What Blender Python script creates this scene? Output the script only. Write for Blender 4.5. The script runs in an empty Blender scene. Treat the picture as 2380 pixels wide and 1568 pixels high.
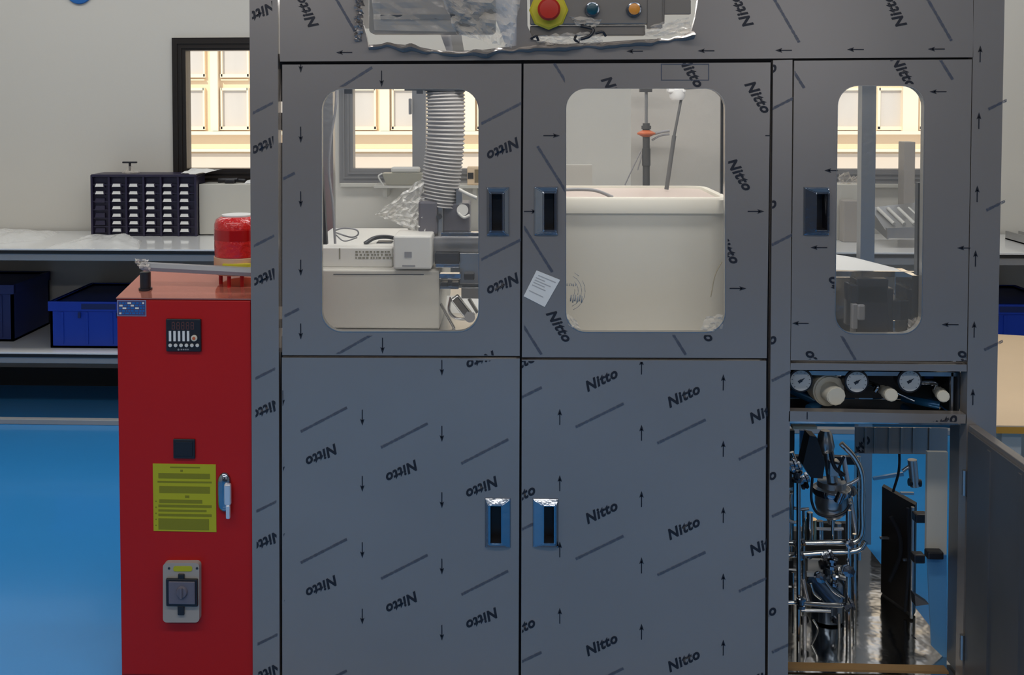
import bpy, bmesh, math, random
from mathutils import Vector, Matrix, noise
random.seed(7)
sc = bpy.context.scene
C = sc.collection
R = math.radians

# ---------------------------------------------------------------- camera
W_, H_, F_ = 2380, 1568, 2500.0
XP, YP = 1080.0, 317.0
CAM = Vector((0, -2.6, 1.47))
ROT = Matrix.Rotation(R(2.6), 3, 'Z') @ Matrix.Rotation(R(88), 3, 'X') @ Matrix.Rotation(-0.002, 3, 'Z')
cd = bpy.data.cameras.new('camera'); cam = bpy.data.objects.new('camera', cd); C.objects.link(cam)
cd.sensor_width = 36; cd.lens = F_ / W_ * 36
cd.shift_x = (W_ / 2 - XP) / W_; cd.shift_y = (YP - H_ / 2) / W_
cam.location = CAM; cam.rotation_euler = ROT.to_euler(); sc.camera = cam

# ---------------------------------------------------------------- world, sun, lights, exposure
wd = bpy.data.worlds.new('sky'); sc.world = wd; wd.use_nodes = True
wd.node_tree.nodes['Background'].inputs[0].default_value = (0.92, 0.95, 1.0, 1)
wd.node_tree.nodes['Background'].inputs[1].default_value = 1.0
sc.view_settings.view_transform = 'Standard'; sc.view_settings.look = 'None'
sc.view_settings.gamma = 1; sc.view_settings.exposure = 0.0; sc.view_settings.use_curve_mapping = False
sl = bpy.data.lights.new('sun', 'SUN'); sl.energy = 2.7; sl.angle = R(1); sl.color = (1, .93, .82)
so = bpy.data.objects.new('sun', sl); C.objects.link(so)
so.rotation_euler = Vector((0.35, 0.8, -0.6)).to_track_quat('-Z', 'Y').to_euler()
def area(name, loc, sx, sy, power, col=(1, 1, 1), rot=(0, 0, 0)):
    l = bpy.data.lights.new(name, 'AREA'); l.shape = 'RECTANGLE'; l.size = sx; l.size_y = sy
    l.energy = power; l.color = col
    o = bpy.data.objects.new(name, l); C.objects.link(o); o.location = loc; o.rotation_euler = rot
area('ceiling_lamp_rear', (-.2, 1.75, 2.96), 7.0, .35, 56, (1, .97, .92))
area('chamber_fill_front', (.2, .13, 1.78), 1.5, .05, 7.2, (1, .97, .93), (R(22), 0, 0))  # added fill light to brighten the chamber, no such lamp in the machine
area('chamber_fill_rear', (.2, .75, 1.80), 1.5, .05, 3.2, (1, .97, .93), (R(-25), 0, 0))  # second added fill, brightens the back of the chamber
area('ceiling_lamp_front', (-.4, -1.6, 2.96), 5.0, .3, 50, (1, .94, .86))
area('ceiling_lamp_far', (-.4, -4.2, 2.96), 5.0, .3, 60, (1, .95, .88))

def P(px, py, Y=0.0):
    d = ROT @ Vector(((px - XP) / F_, -(py - YP) / F_, -1))
    return CAM + d * ((Y - CAM.y) / d.y)
def PZ(px, py, z):
    d = ROT @ Vector(((px - XP) / F_, -(py - YP) / F_, -1))
    return CAM + d * ((z - CAM.z) / d.z)
def S(Y=0.0): return (Y + 2.6) / F_           # metres per pixel on the plane y = Y

# ---------------------------------------------------------------- materials
def mat(name, col, rough=.5, metal=0., bump=0., bscale=20., var=0., vscale=3., coat=0., alpha=None, emit=None, spec=None, stretch=None):
    m = bpy.data.materials.new(name); m.use_nodes = True
    nt = m.node_tree; N = nt.nodes; b = N['Principled BSDF']
    b.inputs['Base Color'].default_value = (*col, 1); b.inputs['Roughness'].default_value = rough
    b.inputs['Metallic'].default_value = metal
    if coat: b.inputs['Coat Weight'].default_value = coat; b.inputs['Coat Roughness'].default_value = .08
    if spec is not None: b.inputs['Specular IOR Level'].default_value = spec
    tc = N.new('ShaderNodeTexCoord'); src = tc.outputs['Object']
    if stretch:
        mp = N.new('ShaderNodeMapping'); mp.inputs['Scale'].default_value = stretch
        nt.links.new(src, mp.inputs[0]); src = mp.outputs[0]
    if var:
        n = N.new('ShaderNodeTexNoise'); n.inputs['Scale'].default_value = vscale; n.inputs['Detail'].default_value = 5
        nt.links.new(src, n.inputs['Vector'])
        mx = N.new('ShaderNodeMixRGB'); mx.inputs[1].default_value = (*[c * (1 - var) for c in col], 1)
        mx.inputs[2].default_value = (*[min(1, c * (1 + var)) for c in col], 1)
        nt.links.new(n.outputs[0], mx.inputs[0]); nt.links.new(mx.outputs[0], b.inputs['Base Color'])
    if bump:
        n = N.new('ShaderNodeTexNoise'); n.inputs['Scale'].default_value = bscale; n.inputs['Detail'].default_value = 3
        nt.links.new(src, n.inputs['Vector'])
        bp = N.new('ShaderNodeBump'); bp.inputs['Strength'].default_value = bump; bp.inputs['Distance'].default_value = .01
        nt.links.new(n.outputs[0], bp.inputs['Height']); nt.links.new(bp.outputs[0], b.inputs['Normal'])
    if emit:
        b.inputs['Emission Color'].default_value = (*emit[:3], 1); b.inputs['Emission Strength'].default_value = emit[3]
    if alpha is not None:
        tr = N.new('ShaderNodeBsdfTransparent'); mxs = N.new('ShaderNodeMixShader'); out = N['Material Output']
        fr = N.new('ShaderNodeLayerWeight'); fr.inputs[0].default_value = .35
        mr = N.new('ShaderNodeMapRange'); mr.inputs[3].default_value = alpha; mr.inputs[4].default_value = min(1, alpha + .5)
        nt.links.new(fr.outputs['Facing'], mr.inputs[0]); nt.links.new(mr.outputs[0], mxs.inputs[0])
        nt.links.new(tr.outputs[0], mxs.inputs[1]); nt.links.new(b.outputs[0], mxs.inputs[2]); nt.links.new(mxs.outputs[0], out.inputs[0])
    return m
M = dict(
 film=mat('protective_film_steel', (.315, .285, .265), .26, .50, bump=.10, bscale=2.2, var=.10, vscale=2.5),
 steel=mat('brushed_steel', (.45, .45, .45), .28, .9, bump=.05, bscale=60, var=.1),
 mirror=mat('polished_steel', (.62, .61, .59), .12, 1., bump=.25, bscale=9),
 chrome=mat('chrome', (.36, .39, .44), .12, 1., bump=.1, bscale=40),
 darksteel=mat('dark_steel', (.05, .055, .065), .4, .5, var=.4, vscale=8),
 black=mat('black_plastic', (.012, .012, .016), .4),
 seam=mat('seam_gasket', (.008, .01, .016), .8),
 print_=mat('print_ink', (.008, .009, .016), .5),
 faint=mat('faint_print_ink', (.06, .07, .10), .5),
 red=mat('red_enamel', (.42, .010, .009), .38, var=.06, vscale=6, bump=.03, bscale=200, spec=.3),
 redlid=mat('red_enamel_reflection', (.80, .30, .22), .10, .65),  # pale pink base paints in the bright reflection on the sloping roof
 lens=mat('red_lens', (.62, .012, .008), .12, coat=.6, bump=.5, bscale=90),
 lensdark=mat('red_lens_dark', (.40, .003, .003), .15, coat=.5),
 beigebase=mat('beacon_base', (.62, .36, .22), .4),
 wall=mat('wall_paint', (.60, .575, .52), .8, bump=.03, bscale=60, var=.03, vscale=.8),
 ceil=mat('ceiling_paint', (.7, .7, .68), .9),
 floor=mat('blue_epoxy', (.035, .275, .66), .22, bump=.03, bscale=6, var=.10, vscale=1.2, coat=.3),
 frame=mat('window_frame_black', (.018, .014, .012), .35, spec=.4),
 benchtop=mat('bench_top', (.80, .81, .81), .12, coat=.4),
 edge=mat('black_edge', (.006, .007, .009), .5),
 rail=mat('grey_rail', (.34, .35, .36), .5),
 navy=mat('blue_crate', (.006, .045, .42), .45, var=.08),
 navyd=mat('dark_blue_crate', (.008, .02, .12), .5),
 rack=mat('violet_rack', (.018, .014, .04), .4, var=.3, vscale=30),
 white=mat('white_plastic', (.62, .61, .57), .4),
 warmwhite=mat('warm_white_panel', (.55, .53, .47), .45, var=.04),
 cream=mat('cream_tank', (.70, .665, .57), .45, var=.03, vscale=4),
 paper=mat('paper', (.68, .68, .66), .7, var=.05),
 board=mat('cream_board', (.80, .60, .39), .6, var=.04, vscale=5),
 orange=mat('orange_edge', (.60, .30, .03), .5),
 yellow=mat('yellow_sheet', (.40, .40, .008), .6),
 yellowd=mat('yellow_sheet_print', (.20, .20, .004), .6),
 yrim=mat('yellow_ring', (.55, .45, .02), .45),
 purple=mat('violet_label', (.07, .06, .15), .4),
 purplel=mat('violet_label_print', (.25, .27, .42), .4),
 grayplastic=mat('grey_plastic', (.24, .24, .25), .4),
 hose=mat('grey_hose', (.36, .345, .335), .45),
 estop=mat('red_button', (.42, .02, .008), .35),
 teal=mat('teal_button', (.004, .05, .07), .3),
 amber=mat('amber_button', (.65, .25, .03), .3),
 rotary=mat('slate_cover', (.13, .12, .15), .3),
 housing=mat('beige_housing', (.34, .31, .28), .45),
 regul=mat('beige_regulator', (.62, .58, .48), .5),
 dial=mat('dial_white', (.62, .62, .60), .5),
 bluefilm=mat('blue_film', (.02, .12, .28), .25, metal=.3),
 facade=mat('cream_render', (.86, .70, .48), .9, var=.03, vscale=.6),
 facadel=mat('pale_render', (.92, .78, .58), .9),
 facadeg=mat('beige_render', (.70, .60, .48), .9, var=.04),
 fglass=mat('facade_glass', (.60, .56, .50), .5, var=.10, vscale=.8, stretch=(4, 1, .5)),
 signblue=mat('sign_blue', (.01, .12, .40), .4),
 glass=mat('acrylic_pane', (.75, .74, .70), .05, alpha=.035),
 wglass=mat('window_glass', (.8, .8, .8), .02, alpha=.02),
 plastic=mat('clear_wrap', (.80, .74, .66), .12, alpha=.22, bump=.6, bscale=25),
 haze=mat('frosted_sheet', (.55, .53, .49), .35, alpha=.55, bump=.3, bscale=6),
 hazedframe=mat('hazed_window_frame', (.20, .195, .195), .4),  # black frame greyed in its colour for the haze of the acrylic
 latchsteel=mat('latch_steel', (.80, .80, .82), .22, .6),
 skin=mat('door_inner_skin', (.15, .15, .155), .35, .5, var=.3, vscale=4),
 lightblue=mat('light_blue_film', (.12, .34, .62), .2, alpha=.8),
 bag=mat('clear_bag', (.85, .85, .83), .10, alpha=.16, bump=.5, bscale=14, spec=1.),
 copper=mat('orange_hub', (.50, .12, .04), .4),
)

# ---------------------------------------------------------------- mesh helpers
def B(): return bmesh.new()
def bx(bm, x0, x1, y0, y1, z0, z1, mi=0, b=0., rot=None, seg=2):
    c = Vector(((x0 + x1) / 2, (y0 + y1) / 2, (z0 + z1) / 2))
    m = Matrix.Translation(c)
    if rot is not None: m = m @ rot.to_4x4()
    m = m @ Matrix.Diagonal((abs(x1 - x0), abs(y1 - y0), abs(z1 - z0), 1))
    t = bmesh.new(); bmesh.ops.create_cube(t, size=1, matrix=m)
    if b: bmesh.ops.bevel(t, geom=t.edges[:], offset=b, segments=seg, affect='EDGES', profile=.5)
    add(bm, t, mi)
def add(bm, t, mi=None):
    if mi is not None:
        for f in t.faces: f.material_index = mi
    me = bpy.data.meshes.new('t'); t.to_mesh(me); t.free(); bm.from_mesh(me); bpy.data.meshes.remove(me)
def pbox(bm, x0, y0, x1, y1, Y, dep, mi=0, b=0.):
    p = P(x0, y0, Y); q = P(x1, y1, Y)
    bx(bm, p.x, q.x, Y, Y + dep, q.z, p.z, mi, b)
def cyl(bm, p, q, r, r2=None, seg=24, mi=0, cap=True, b=0.):
    p = Vector(p); q = Vector(q); d = q - p
    m = Matrix.Translation((p + q) / 2) @ d.to_track_quat('Z', 'Y').to_matrix().to_4x4()
    t = bmesh.new(); bmesh.ops.create_cone(t, cap_ends=cap, segments=seg, radius1=r, radius2=r if r2 is None else r2, depth=d.length, matrix=m)
    if b:
        es = [e for e in t.edges if any(len(f.verts) > 4 for f in e.link_faces)]
        bmesh.ops.bevel(t, geom=es, offset=b, segments=2, affect='EDGES')
    for f in t.faces:
        f.smooth = len(f.verts) <= 4
    add(bm, t, mi)
def lathe(bm, prof, c, axis=(0, 0, 1), seg=32, mi=0, smooth=True):
    """prof: list of (radius, height) along axis from c"""
    q = Vector(axis).to_track_quat('Z', 'Y').to_matrix(); c = Vector(c); t = bmesh.new(); rings = []
    for r, h in prof:
        rings.append([t.verts.new(c + q @ Vector((r * math.cos(2 * math.pi * k / seg), r * math.sin(2 * math.pi * k / seg), h))) for k in range(seg)])
    for a, b_ in zip(rings, rings[1:]):
        for k in range(seg):
            f = t.faces.new((a[k], a[(k + 1) % seg], b_[(k + 1) % seg], b_[k])); f.smooth = smooth
    if prof[0][0] > 1e-6: t.faces.new(rings[0][::-1])
    if prof[-1][0] > 1e-6: t.faces.new(rings[-1])
    bmesh.ops.remove_doubles(t, verts=t.verts[:], dist=1e-6); bmesh.ops.recalc_face_normals(t, faces=t.faces[:])
    add(bm, t, mi)
def spline(pts, n=8):
    pts = [Vector(p) for p in pts]
    if len(pts) < 3: n = max(n, 2)
    e = [2 * pts[0] - pts[1]] + pts + [2 * pts[-1] - pts[-2]]; out = []
    for i in range(1, len(e) - 2):
        for k in range(n):
            t = k / n; a, b_, c, d = e[i - 1:i + 3]
            out.append(.5 * ((2 * b_) + (c - a) * t + (2 * a - 5 * b_ + 4 * c - d) * t * t + (3 * b_ - a - 3 * c + d) * t ** 3))
    return out + [pts[-1]]
def tube(bm, pts, r, seg=10, mi=0, n=8, rf=None, smooth=True):
    ps = spline(pts, n) if n > 1 else [Vector(p) for p in pts]
    t = bmesh.new(); rings = []; up = None
    for i, p in enumerate(ps):
        d = (ps[min(i + 1, len(ps) - 1)] - ps[max(i - 1, 0)]).normalized()
        if up is None: up = d.orthogonal().normalized()
        up = (up - d * up.dot(d)).normalized(); s = d.cross(up)
        rr_ = r if rf is None else rf(i, len(ps))
        rings.append([t.verts.new(p + (up * math.cos(2 * math.pi * k / seg) + s * math.sin(2 * math.pi * k / seg)) * rr_) for k in range(seg)])
    for a, b_ in zip(rings, rings[1:]):
        for k in range(seg):
            f = t.faces.new((a[k], a[(k + 1) % seg], b_[(k + 1) % seg], b_[k])); f.smooth = smooth
    t.faces.new(rings[0][::-1]); t.faces.new(rings[-1]); bmesh.ops.recalc_face_normals(t, faces=t.faces[:])
    add(bm, t, mi)
def prism(bm, pts, vec, mi=0):
    vec = Vector(vec); t = bmesh.new(); a = [t.verts.new(p) for p in pts]; b_ = [t.verts.new(Vector(p) + vec) for p in pts]
    n = len(a); t.faces.new(a); t.faces.new(b_[::-1])
    for k in range(n): t.faces.new((a[k], b_[k], b_[(k + 1) % n], a[(k + 1) % n]))
    bmesh.ops.recalc_face_normals(t, faces=t.faces[:]); add(bm, t, mi)
def curve_mesh(loops, half, kind=None):
    cu = bpy.data.curves.new('c', 'CURVE'); cu.dimensions = '2D'; cu.fill_mode = 'BOTH' if half else 'FRONT'; cu.extrude = half
    for lp in loops:
        s = cu.splines.new('POLY'); s.points.add(len(lp) - 1); s.use_cyclic_u = True
        for k, p in enumerate(lp): s.points[k].co = (p[0], p[1], 0, 1)
    return to_bm(cu)
def to_bm(cu):
    o = bpy.data.objects.new('c', cu); C.objects.link(o)
    dg = bpy.context.evaluated_depsgraph_get(); dg.update()
    me = bpy.data.meshes.new_from_object(o.evaluated_get(dg)); t = bmesh.new(); t.from_mesh(me)
    bpy.data.meshes.remove(me); bpy.data.objects.remove(o); bpy.data.curves.remove(cu)
    bmesh.ops.remove_doubles(t, verts=t.verts[:], dist=1e-6)
    return t
def plate(bm, outer, holes, y0, y1, mi=0):
    """outer/holes: lists of (x, z); plate in the XZ plane between y0 and y1"""
    t = curve_mesh([outer] + holes, (y1 - y0) / 2); ym = (y0 + y1) / 2
    for v in t.verts: x, y, z = v.co; v.co = (x, ym - z, y)
    bmesh.ops.recalc_face_normals(t, faces=t.faces[:])
    for f in t.faces: f.smooth = False
    add(bm, t, mi)
def quadpx(pts, Y=0.): return [(P(x, y, Y).x, P(x, y, Y).z) for x, y in pts]
def rrpx(x0, y0, x1, y1, r, Y=0., n=8, dx=0):
    """rounded rectangle in pixels, dx = sideways drift of the bottom edge"""
    out = []
    for cx, cy, a0 in ((x1 - r, y0 + r, -90), (x1 - r, y1 - r, 0), (x0 + r, y1 - r, 90), (x0 + r, y0 + r, 180)):
        for k in range(n + 1):
            a = R(a0 + 90 * k / n); x = cx + r * math.cos(a); y = cy + r * math.sin(a)
            out.append((x + dx * (y - y0) / (y1 - y0), y))
    return quadpx(out, Y)
def root_of(o):
    while o.parent: o = o.parent
    return o
def obj(name, bm, mats, parent=None, smooth=None):
    if not isinstance(mats, (list, tuple)): mats = [mats]
    me = bpy.data.meshes.new(name)
    if parent:
        off = root_of(parent).location
        bmesh.ops.translate(bm, verts=bm.verts[:], vec=-off)
    for e in bm.edges:
        if len(e.link_faces) == 2 and e.calc_face_angle(0) > .7: e.smooth = False
    bm.to_mesh(me); bm.free()
    for m in mats: me.materials.append(m)
    o = bpy.data.objects.new(name, me); C.objects.link(o)
    if parent: o.parent = parent
    return o
def thing(name, label, cat, loc, group=None):
    o = bpy.data.objects.new(name, None); C.objects.link(o); o.location = loc; o.empty_display_size = .1
    o['label'] = label; o['category'] = cat
    if group: o['group'] = group
    return o
def tag(o, label, cat, group=None):
    o['label'] = label; o['category'] = cat
    if group: o['group'] = group
    return o
def struct(o): o['kind'] = 'structure'; return o
def recenter(o):
    """origin of a single-mesh thing at its base centre"""
    vs = o.data.vertices; n = len(vs)
    c = Vector((sum(v.co.x for v in vs) / n, sum(v.co.y for v in vs) / n, min(v.co.z for v in vs)))
    for v in vs: v.co -= c
    o.location = c; return o
def sheet(bm, corners, nu, nv, amp, freq, seed=0, mi=0, edge=0.):
    """crumpled sheet through four corners (tl, tr, br, bl)"""
    a, b_, c, d = [Vector(p) for p in corners]; g = []
    nrm = (b_ - a).cross(d - a).normalized(); t = bmesh.new()
    for i in range(nv + 1):
        row = []
        for j in range(nu + 1):
            u, v = j / nu, i / nv
            p = (a * (1 - u) + b_ * u) * (1 - v) + (d * (1 - u) + c * u) * v
            q = Vector((u * freq + seed, v * freq, seed * 1.7))
            p = p + nrm * amp * (noise.noise(q) + .6 * abs(noise.noise(q * 2.3))) * 1.6
            if edge and (i in (0, nv) or j in (0, nu)):
                p = p + Vector((noise.noise(q * 5), 0, noise.noise(q * 5 + Vector((9, 9, 9))))) * edge
            row.append(t.verts.new(p))
        g.append(row)
    for i in range(nv):
        for j in range(nu):
            f = t.faces.new((g[i][j], g[i][j + 1], g[i + 1][j + 1], g[i + 1][j])); f.smooth = False
    add(bm, t, mi)

# ---------------------------------------------------------------- printed marks on the protective film
def logo_template():
    cu = bpy.data.curves.new('t', 'FONT'); cu.body = 'Nitto'; cu.size = 1; cu.shear = .30; cu.offset = .038; cu.space_character = 1.10
    cu.align_x = 'CENTER'; cu.align_y = 'CENTER'; cu.resolution_u = 3
    t = to_bm(cu); xs = [v.co.x for v in t.verts]; ys = [v.co.y for v in t.verts]
    w = max(xs) - min(xs); cx = (max(xs) + min(xs)) / 2; cy = (max(ys) + min(ys)) / 2
    for v in t.verts: v.co = ((v.co.x - cx) / w, (v.co.y - cy) / w, 0)
    me = bpy.data.meshes.new('logo'); t.to_mesh(me); t.free(); return me
LOGO = logo_template()
def arrow_mesh():
    t = bmesh.new(); s = .032
    for poly in ([(-.5, -s), (.25, -s), (.25, s), (-.5, s)], [(.08, -.14), (.5, 0), (.08, .14), (.16, 0)]):
        t.faces.new([t.verts.new((x, y, 0)) for x, y in poly])
    me = bpy.data.meshes.new('arrow'); t.to_mesh(me); t.free(); return me
ARROW = arrow_mesh()
def line_mesh(seed):
    rnd = random.Random(seed); t = bmesh.new(); x = -.5
    while x < .5:
        w = rnd.uniform(.006, .02); h = rnd.choice((.018, .026, .026))
        t.faces.new([t.verts.new(p) for p in ((x, -h, 0), (x + w, -h, 0), (x + w + .004, h, 0), (x + .004, h, 0))]); x += w + rnd.uniform(.003, .008)
    me = bpy.data.meshes.new('line'); t.to_mesh(me); t.free(); return me
LINE = line_mesh(3)
def mark(bm, kind, px, py, ang, clip, Y=0., size=None, mi=1):
    """kind N/A/L printed at pixel centre, ang in degrees counter-clockwise; clip = px rect of the panel"""
    me, w = {'N': (LOGO, 82), 'A': (ARROW, 38), 'L': (LINE, 124)}[kind]; w = (size or w) * S(Y); c = P(px, py, Y)
    t = bmesh.new(); t.from_mesh(me); a = R(ang); ca, sa = math.cos(a) * w, math.sin(a) * w
    for v in t.verts: x, y, z = v.co; v.co = (c.x + x * ca - y * sa, Y - .0007, c.z + x * sa + y * ca)
    x0, y0, x1, y1 = clip; p = P(x0, y0, Y); q = P(x1, y1, Y)
    for co, no in (((p.x, 0, 0), (-1, 0, 0)), ((q.x, 0, 0), (1, 0, 0)), ((0, 0, p.z), (0, 0, 1)), ((0, 0, q.z), (0, 0, -1))):
        if t.verts: bmesh.ops.bisect_plane(t, geom=t.verts[:] + t.edges[:] + t.faces[:], plane_co=co, plane_no=no, clear_outer=True)
    for f in t.faces:
        f.normal_update()
        if f.normal.y > 0: f.normal_flip()
    add(bm, t, 2 if kind == 'L' else mi)
def marks(bm, lst, clip, Y=0.):
    for m in lst: mark(bm, *m[:4], m[4] if len(m) > 4 else clip, Y)

# ================================================================ THE ROOM
YW = 2.8                                             # inner face of the back wall
bm = B(); bx(bm, -3.6, 4.2, -6, YW + .15, -.1, 0); struct(obj('floor', bm, M['floor']))
bm = B(); bx(bm, -3.8, 4.4, -6.2, YW + .4, 3.0, 3.2); struct(obj('ceiling', bm, M['ceil']))
bm = B(); bx(bm, -3.8, -3.6, -6.2, YW, 0, 3.0); struct(obj('wall_left', bm, M['wall']))
bm = B(); bx(bm, 4.2, 4.4, -6.2, YW, 0, 3.0); struct(obj('wall_right', bm, M['wall']))
FW = [(-2.7, 2.0, -1.35, 2.85), (1.6, 1.2, 3.0, 2.6)]  # unseen windows, added for soft film highlights and cool front light
bm = B(); plate(bm, [(-3.6, 0), (4.2, 0), (4.2, 3.0), (-3.6, 3.0)], [[(a, b_), (c, b_), (c, d), (a, d)] for a, b_, c, d in FW], -6.2, -6.0); struct(obj('wall_front', bm, mat('front_wall_darkened', (.10, .10, .11), .8)))  # unseen wall coloured dark so the upper film reflects less light
for k, (x0, z0, x1, z1) in enumerate(FW):
    w = struct(bpy.data.objects.new('window_%d' % (k + 4), None)); C.objects.link(w); w.location = ((x0 + x1) / 2, -6.1, z0)
    bm = B(); plate(bm, [(x0, z0), (x1, z0), (x1, z1), (x0, z1)], [[(x0 + .05, z0 + .05), (x1 - .05, z0 + .05), (x1 - .05, z1 - .05), (x0 + .05, z1 - .05)]], -6.13, -6.07); obj('window_frame', bm, M['frame'], w)
    bm = B(); bx(bm, x0 + .045, x1 - .045, -6.11, -6.10, z0 + .045, z1 - .045); obj('pane', bm, M['wglass'], w)
def rect(x0, y0, x1, y1, Y): a = P(x0, y0, Y); b_ = P(x1, y1, Y); return a.x, a.z, b_.x, b_.z
WINS = [rect(403, 88, 738, 420, YW), rect(790, 88, 1185, 425, YW), rect(1868, 88, 2190, 425, YW)]
zt = WINS[0][1]
WINS = [(a, zt if k == 0 else P(900, 132, YW).z, c, WINS[1][3]) for k, (a, b_, c, d) in enumerate(WINS)]
bm = B()
plate(bm, [(-3.8, 0), (4.4, 0), (4.4, 3.0), (-3.8, 3.0)], [[(a, b_), (c, b_), (c, d), (a, d)] for a, b_, c, d in WINS], YW, YW + .2)
struct(obj('wall_back', bm, M['wall']))
bm = B(); bx(bm, -3.6, 4.2, YW - .012, YW, 0, .09); struct(obj('shade_strip_back', bm, M['edge']))  # black strip painted for the shade under the bench shelf
for k, (x0, z1, x1, z0) in enumerate(WINS):
    w = struct(bpy.data.objects.new('window_%d' % (k + 1), None)); C.objects.link(w); w.location = ((x0 + x1) / 2, YW, z0)
    t = .065; bm = B()
    plate(bm, [(x0 - .005, z0), (x1 + .005, z0), (x1 + .005, z1), (x0 - .005, z1)], [[(x0 + t, z0 + t * 1.1), (x1 - t, z0 + t * 1.1), (x1 - t, z1 - t), (x0 + t, z1 - t)]], YW - .012, YW + .07)
    for i in (1, 2):                                   # stepped profile
        s = t * (.35 * i); 
        plate(bm, [(x0 + s - .008, z0 + s), (x1 - s + .008, z0 + s), (x1 - s + .008, z1 - s), (x0 + s - .008, z1 - s)], [[(x0 + s, z0 + s + .008), (x1 - s, z0 + s + .008), (x1 - s, z1 - s - .008), (x0 + s, z1 - s - .008)]], YW - .018, YW - .010)
    obj('window_frame', bm, M['frame'] if k == 0 else M['hazedframe'], w)
    mx = {0: None, 1: P(974, 300, YW).x, 2: P(2019, 300, YW).x}[k]
    if mx:
        bm = B(); bx(bm, mx - .034, mx + .034, YW - .005, YW + .06, z0 + t, z1 - t)
        obj('mullion', bm, M['grayplastic'], w)
        bm = B(); zc = P(2019, 250, YW).z; bx(bm, mx - .05, mx - .035, YW - .03, YW - .005, zc - .03, zc + .05, b=.004); bx(bm, mx - .047, mx - .04, YW - .05, YW - .03, zc - .03, zc + .02)
        obj('latch', bm, M['grayplastic'], w)
    bm = B(); bx(bm, x0 + t - .01, x1 - t + .01, YW + .03, YW + .036, z0 + t - .01, z1 - t + .01)
    obj('pane', bm, M['wglass'], w)
    bm = B(); bx(bm, x0, x1, YW - .03, YW + .2, z0 - .02, z0, b=.004); obj('window_sill', bm, M['warmwhite'], w)
bm = B(); p = P(185, -22, YW); cyl(bm, p, p + Vector((0, -.012, 0)), 32 * S(YW), seg=48, b=.002)
tag(recenter(obj('round_sign', bm, M['signblue'])), 'round blue sign on the pale wall above the storage rack', 'sign')

# ---------------------------------------------------------------- building outside
YF = 22.4
bt = thing('building', 'cream sunlit building with pilasters and grey windows seen outside the windows', 'building', (0, YF, -4))
def fb(name, rects, dep, m, Y=YF):
    bm = B()
    for r_ in rects: pbox(bm, *r_, Y, dep)
    return obj(name, bm, m, bt)
fb('wall', [(-400, -700, 2900, 1200)], 1.0, M['facade'])
bays = [98, 297, 495, 694, 893, 1092, 1291, 1490, 1700, 1923, 2122, 2321]
fb('plinth_band', [(-400, 356, 2900, 900)], .05, M['facadeg'], YF - .05)
fb('cornice', [(-400, 306, 2900, 312)], .30, M['facadel'], YF - .30)
fb('cornice', [(-400, 346, 2900, 353)], .22, M['facadel'], YF - .22)
for c in bays:
    fb('pilaster', [(c - 14, -500, c + 12, 304)], .18, M['facadel'], YF - .18)
    for a, b_ in ((c - 78, c - 22), (c + 20, c + 80)):
        for y0, y1 in ((208, 296), (60, 174), (-90, 20)):
            w = fb('window', [(a, y0, b_, y1)], .02, M['fglass'], YF - .02)
            bm = B()
            for r_ in ((a - 3, y0 - 4, a + 2, y1 + 4), (b_ - 2, y0 - 4, b_ + 3, y1 + 4), (a, y0 - 4, b_, y0 + 2), (a - 4, y1 - 2, b_ + 4, y1 + 6)): pbox(bm, *r_, YF - .10, .10)
            obj('window_surround', bm, M['facadel'], w)
        fb('spandrel', [(a - 2, 184, b_ + 2, 187)], .12, M['facade'], YF - .12)

# ---------------------------------------------------------------- benches along the back wall
YB = 2.13
def bench(x0, x1, label):
    t = thing('lab_bench', label, 'workbench', ((x0 + x1) / 2, YB + .3, 0))
    bm = B(); bx(bm, x0, x1, YB, YW - .02, .792, .80, b=.001); obj('bench_top', bm, M['benchtop'], t)
    bm = B(); bx(bm, x0, x1, YB - .001, YW - .02, .778, .7915); obj('top_core', bm, M['edge'], t)
    bm = B(); bx(bm, x0 + .01, x1 - .01, YB + .01, YB + .05, .745, .777, b=.002); bx(bm, x0 + .01, x1 - .01, YW - .08, YW - .04, .745, .777, b=.002)
    obj('apron', bm, M['rail'], t)
    zs = .325
    bm = B(); bx(bm, x0 + .01, x1 - .01, YB + .02, YW - .03, zs - .008, zs, b=.001); obj('shelf', bm, M['benchtop'], t)
    bm = B(); bx(bm, x0 + .01, x1 - .01, YB + .019, YW - .03, zs - .022, zs - .0085); obj('shelf_core', bm, M['edge'], t)
    bm = B(); bx(bm, x0 + .01, x1 - .01, YB + .03, YB + .07, zs - .052, zs - .0225, b=.002); obj('shelf_rail', bm, M['rail'], t)
    bm = B(); bx(bm, x0 + .01, x1 - .01, YB + .0, YB + .035, .0, .024, b=.003); obj('foot_rail', bm, M['rail'], t)
    for xa in (x0 + .02, x1 - .07):
        for ya in (YB + .008, YW - .12):
            bm = B(); bx(bm, xa, xa + .045, ya, ya + .045, 0, .777, b=.002); obj('leg', bm, M['rail'], t)
    return t
bench(-3.5, P(1250, 500, YB).x, 'long white topped lab bench with a lower shelf behind the red cabinet')
bench(P(1252, 500, YB).x, 4.1, 'white topped bench with black edge seen right of the tall machine')

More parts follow.
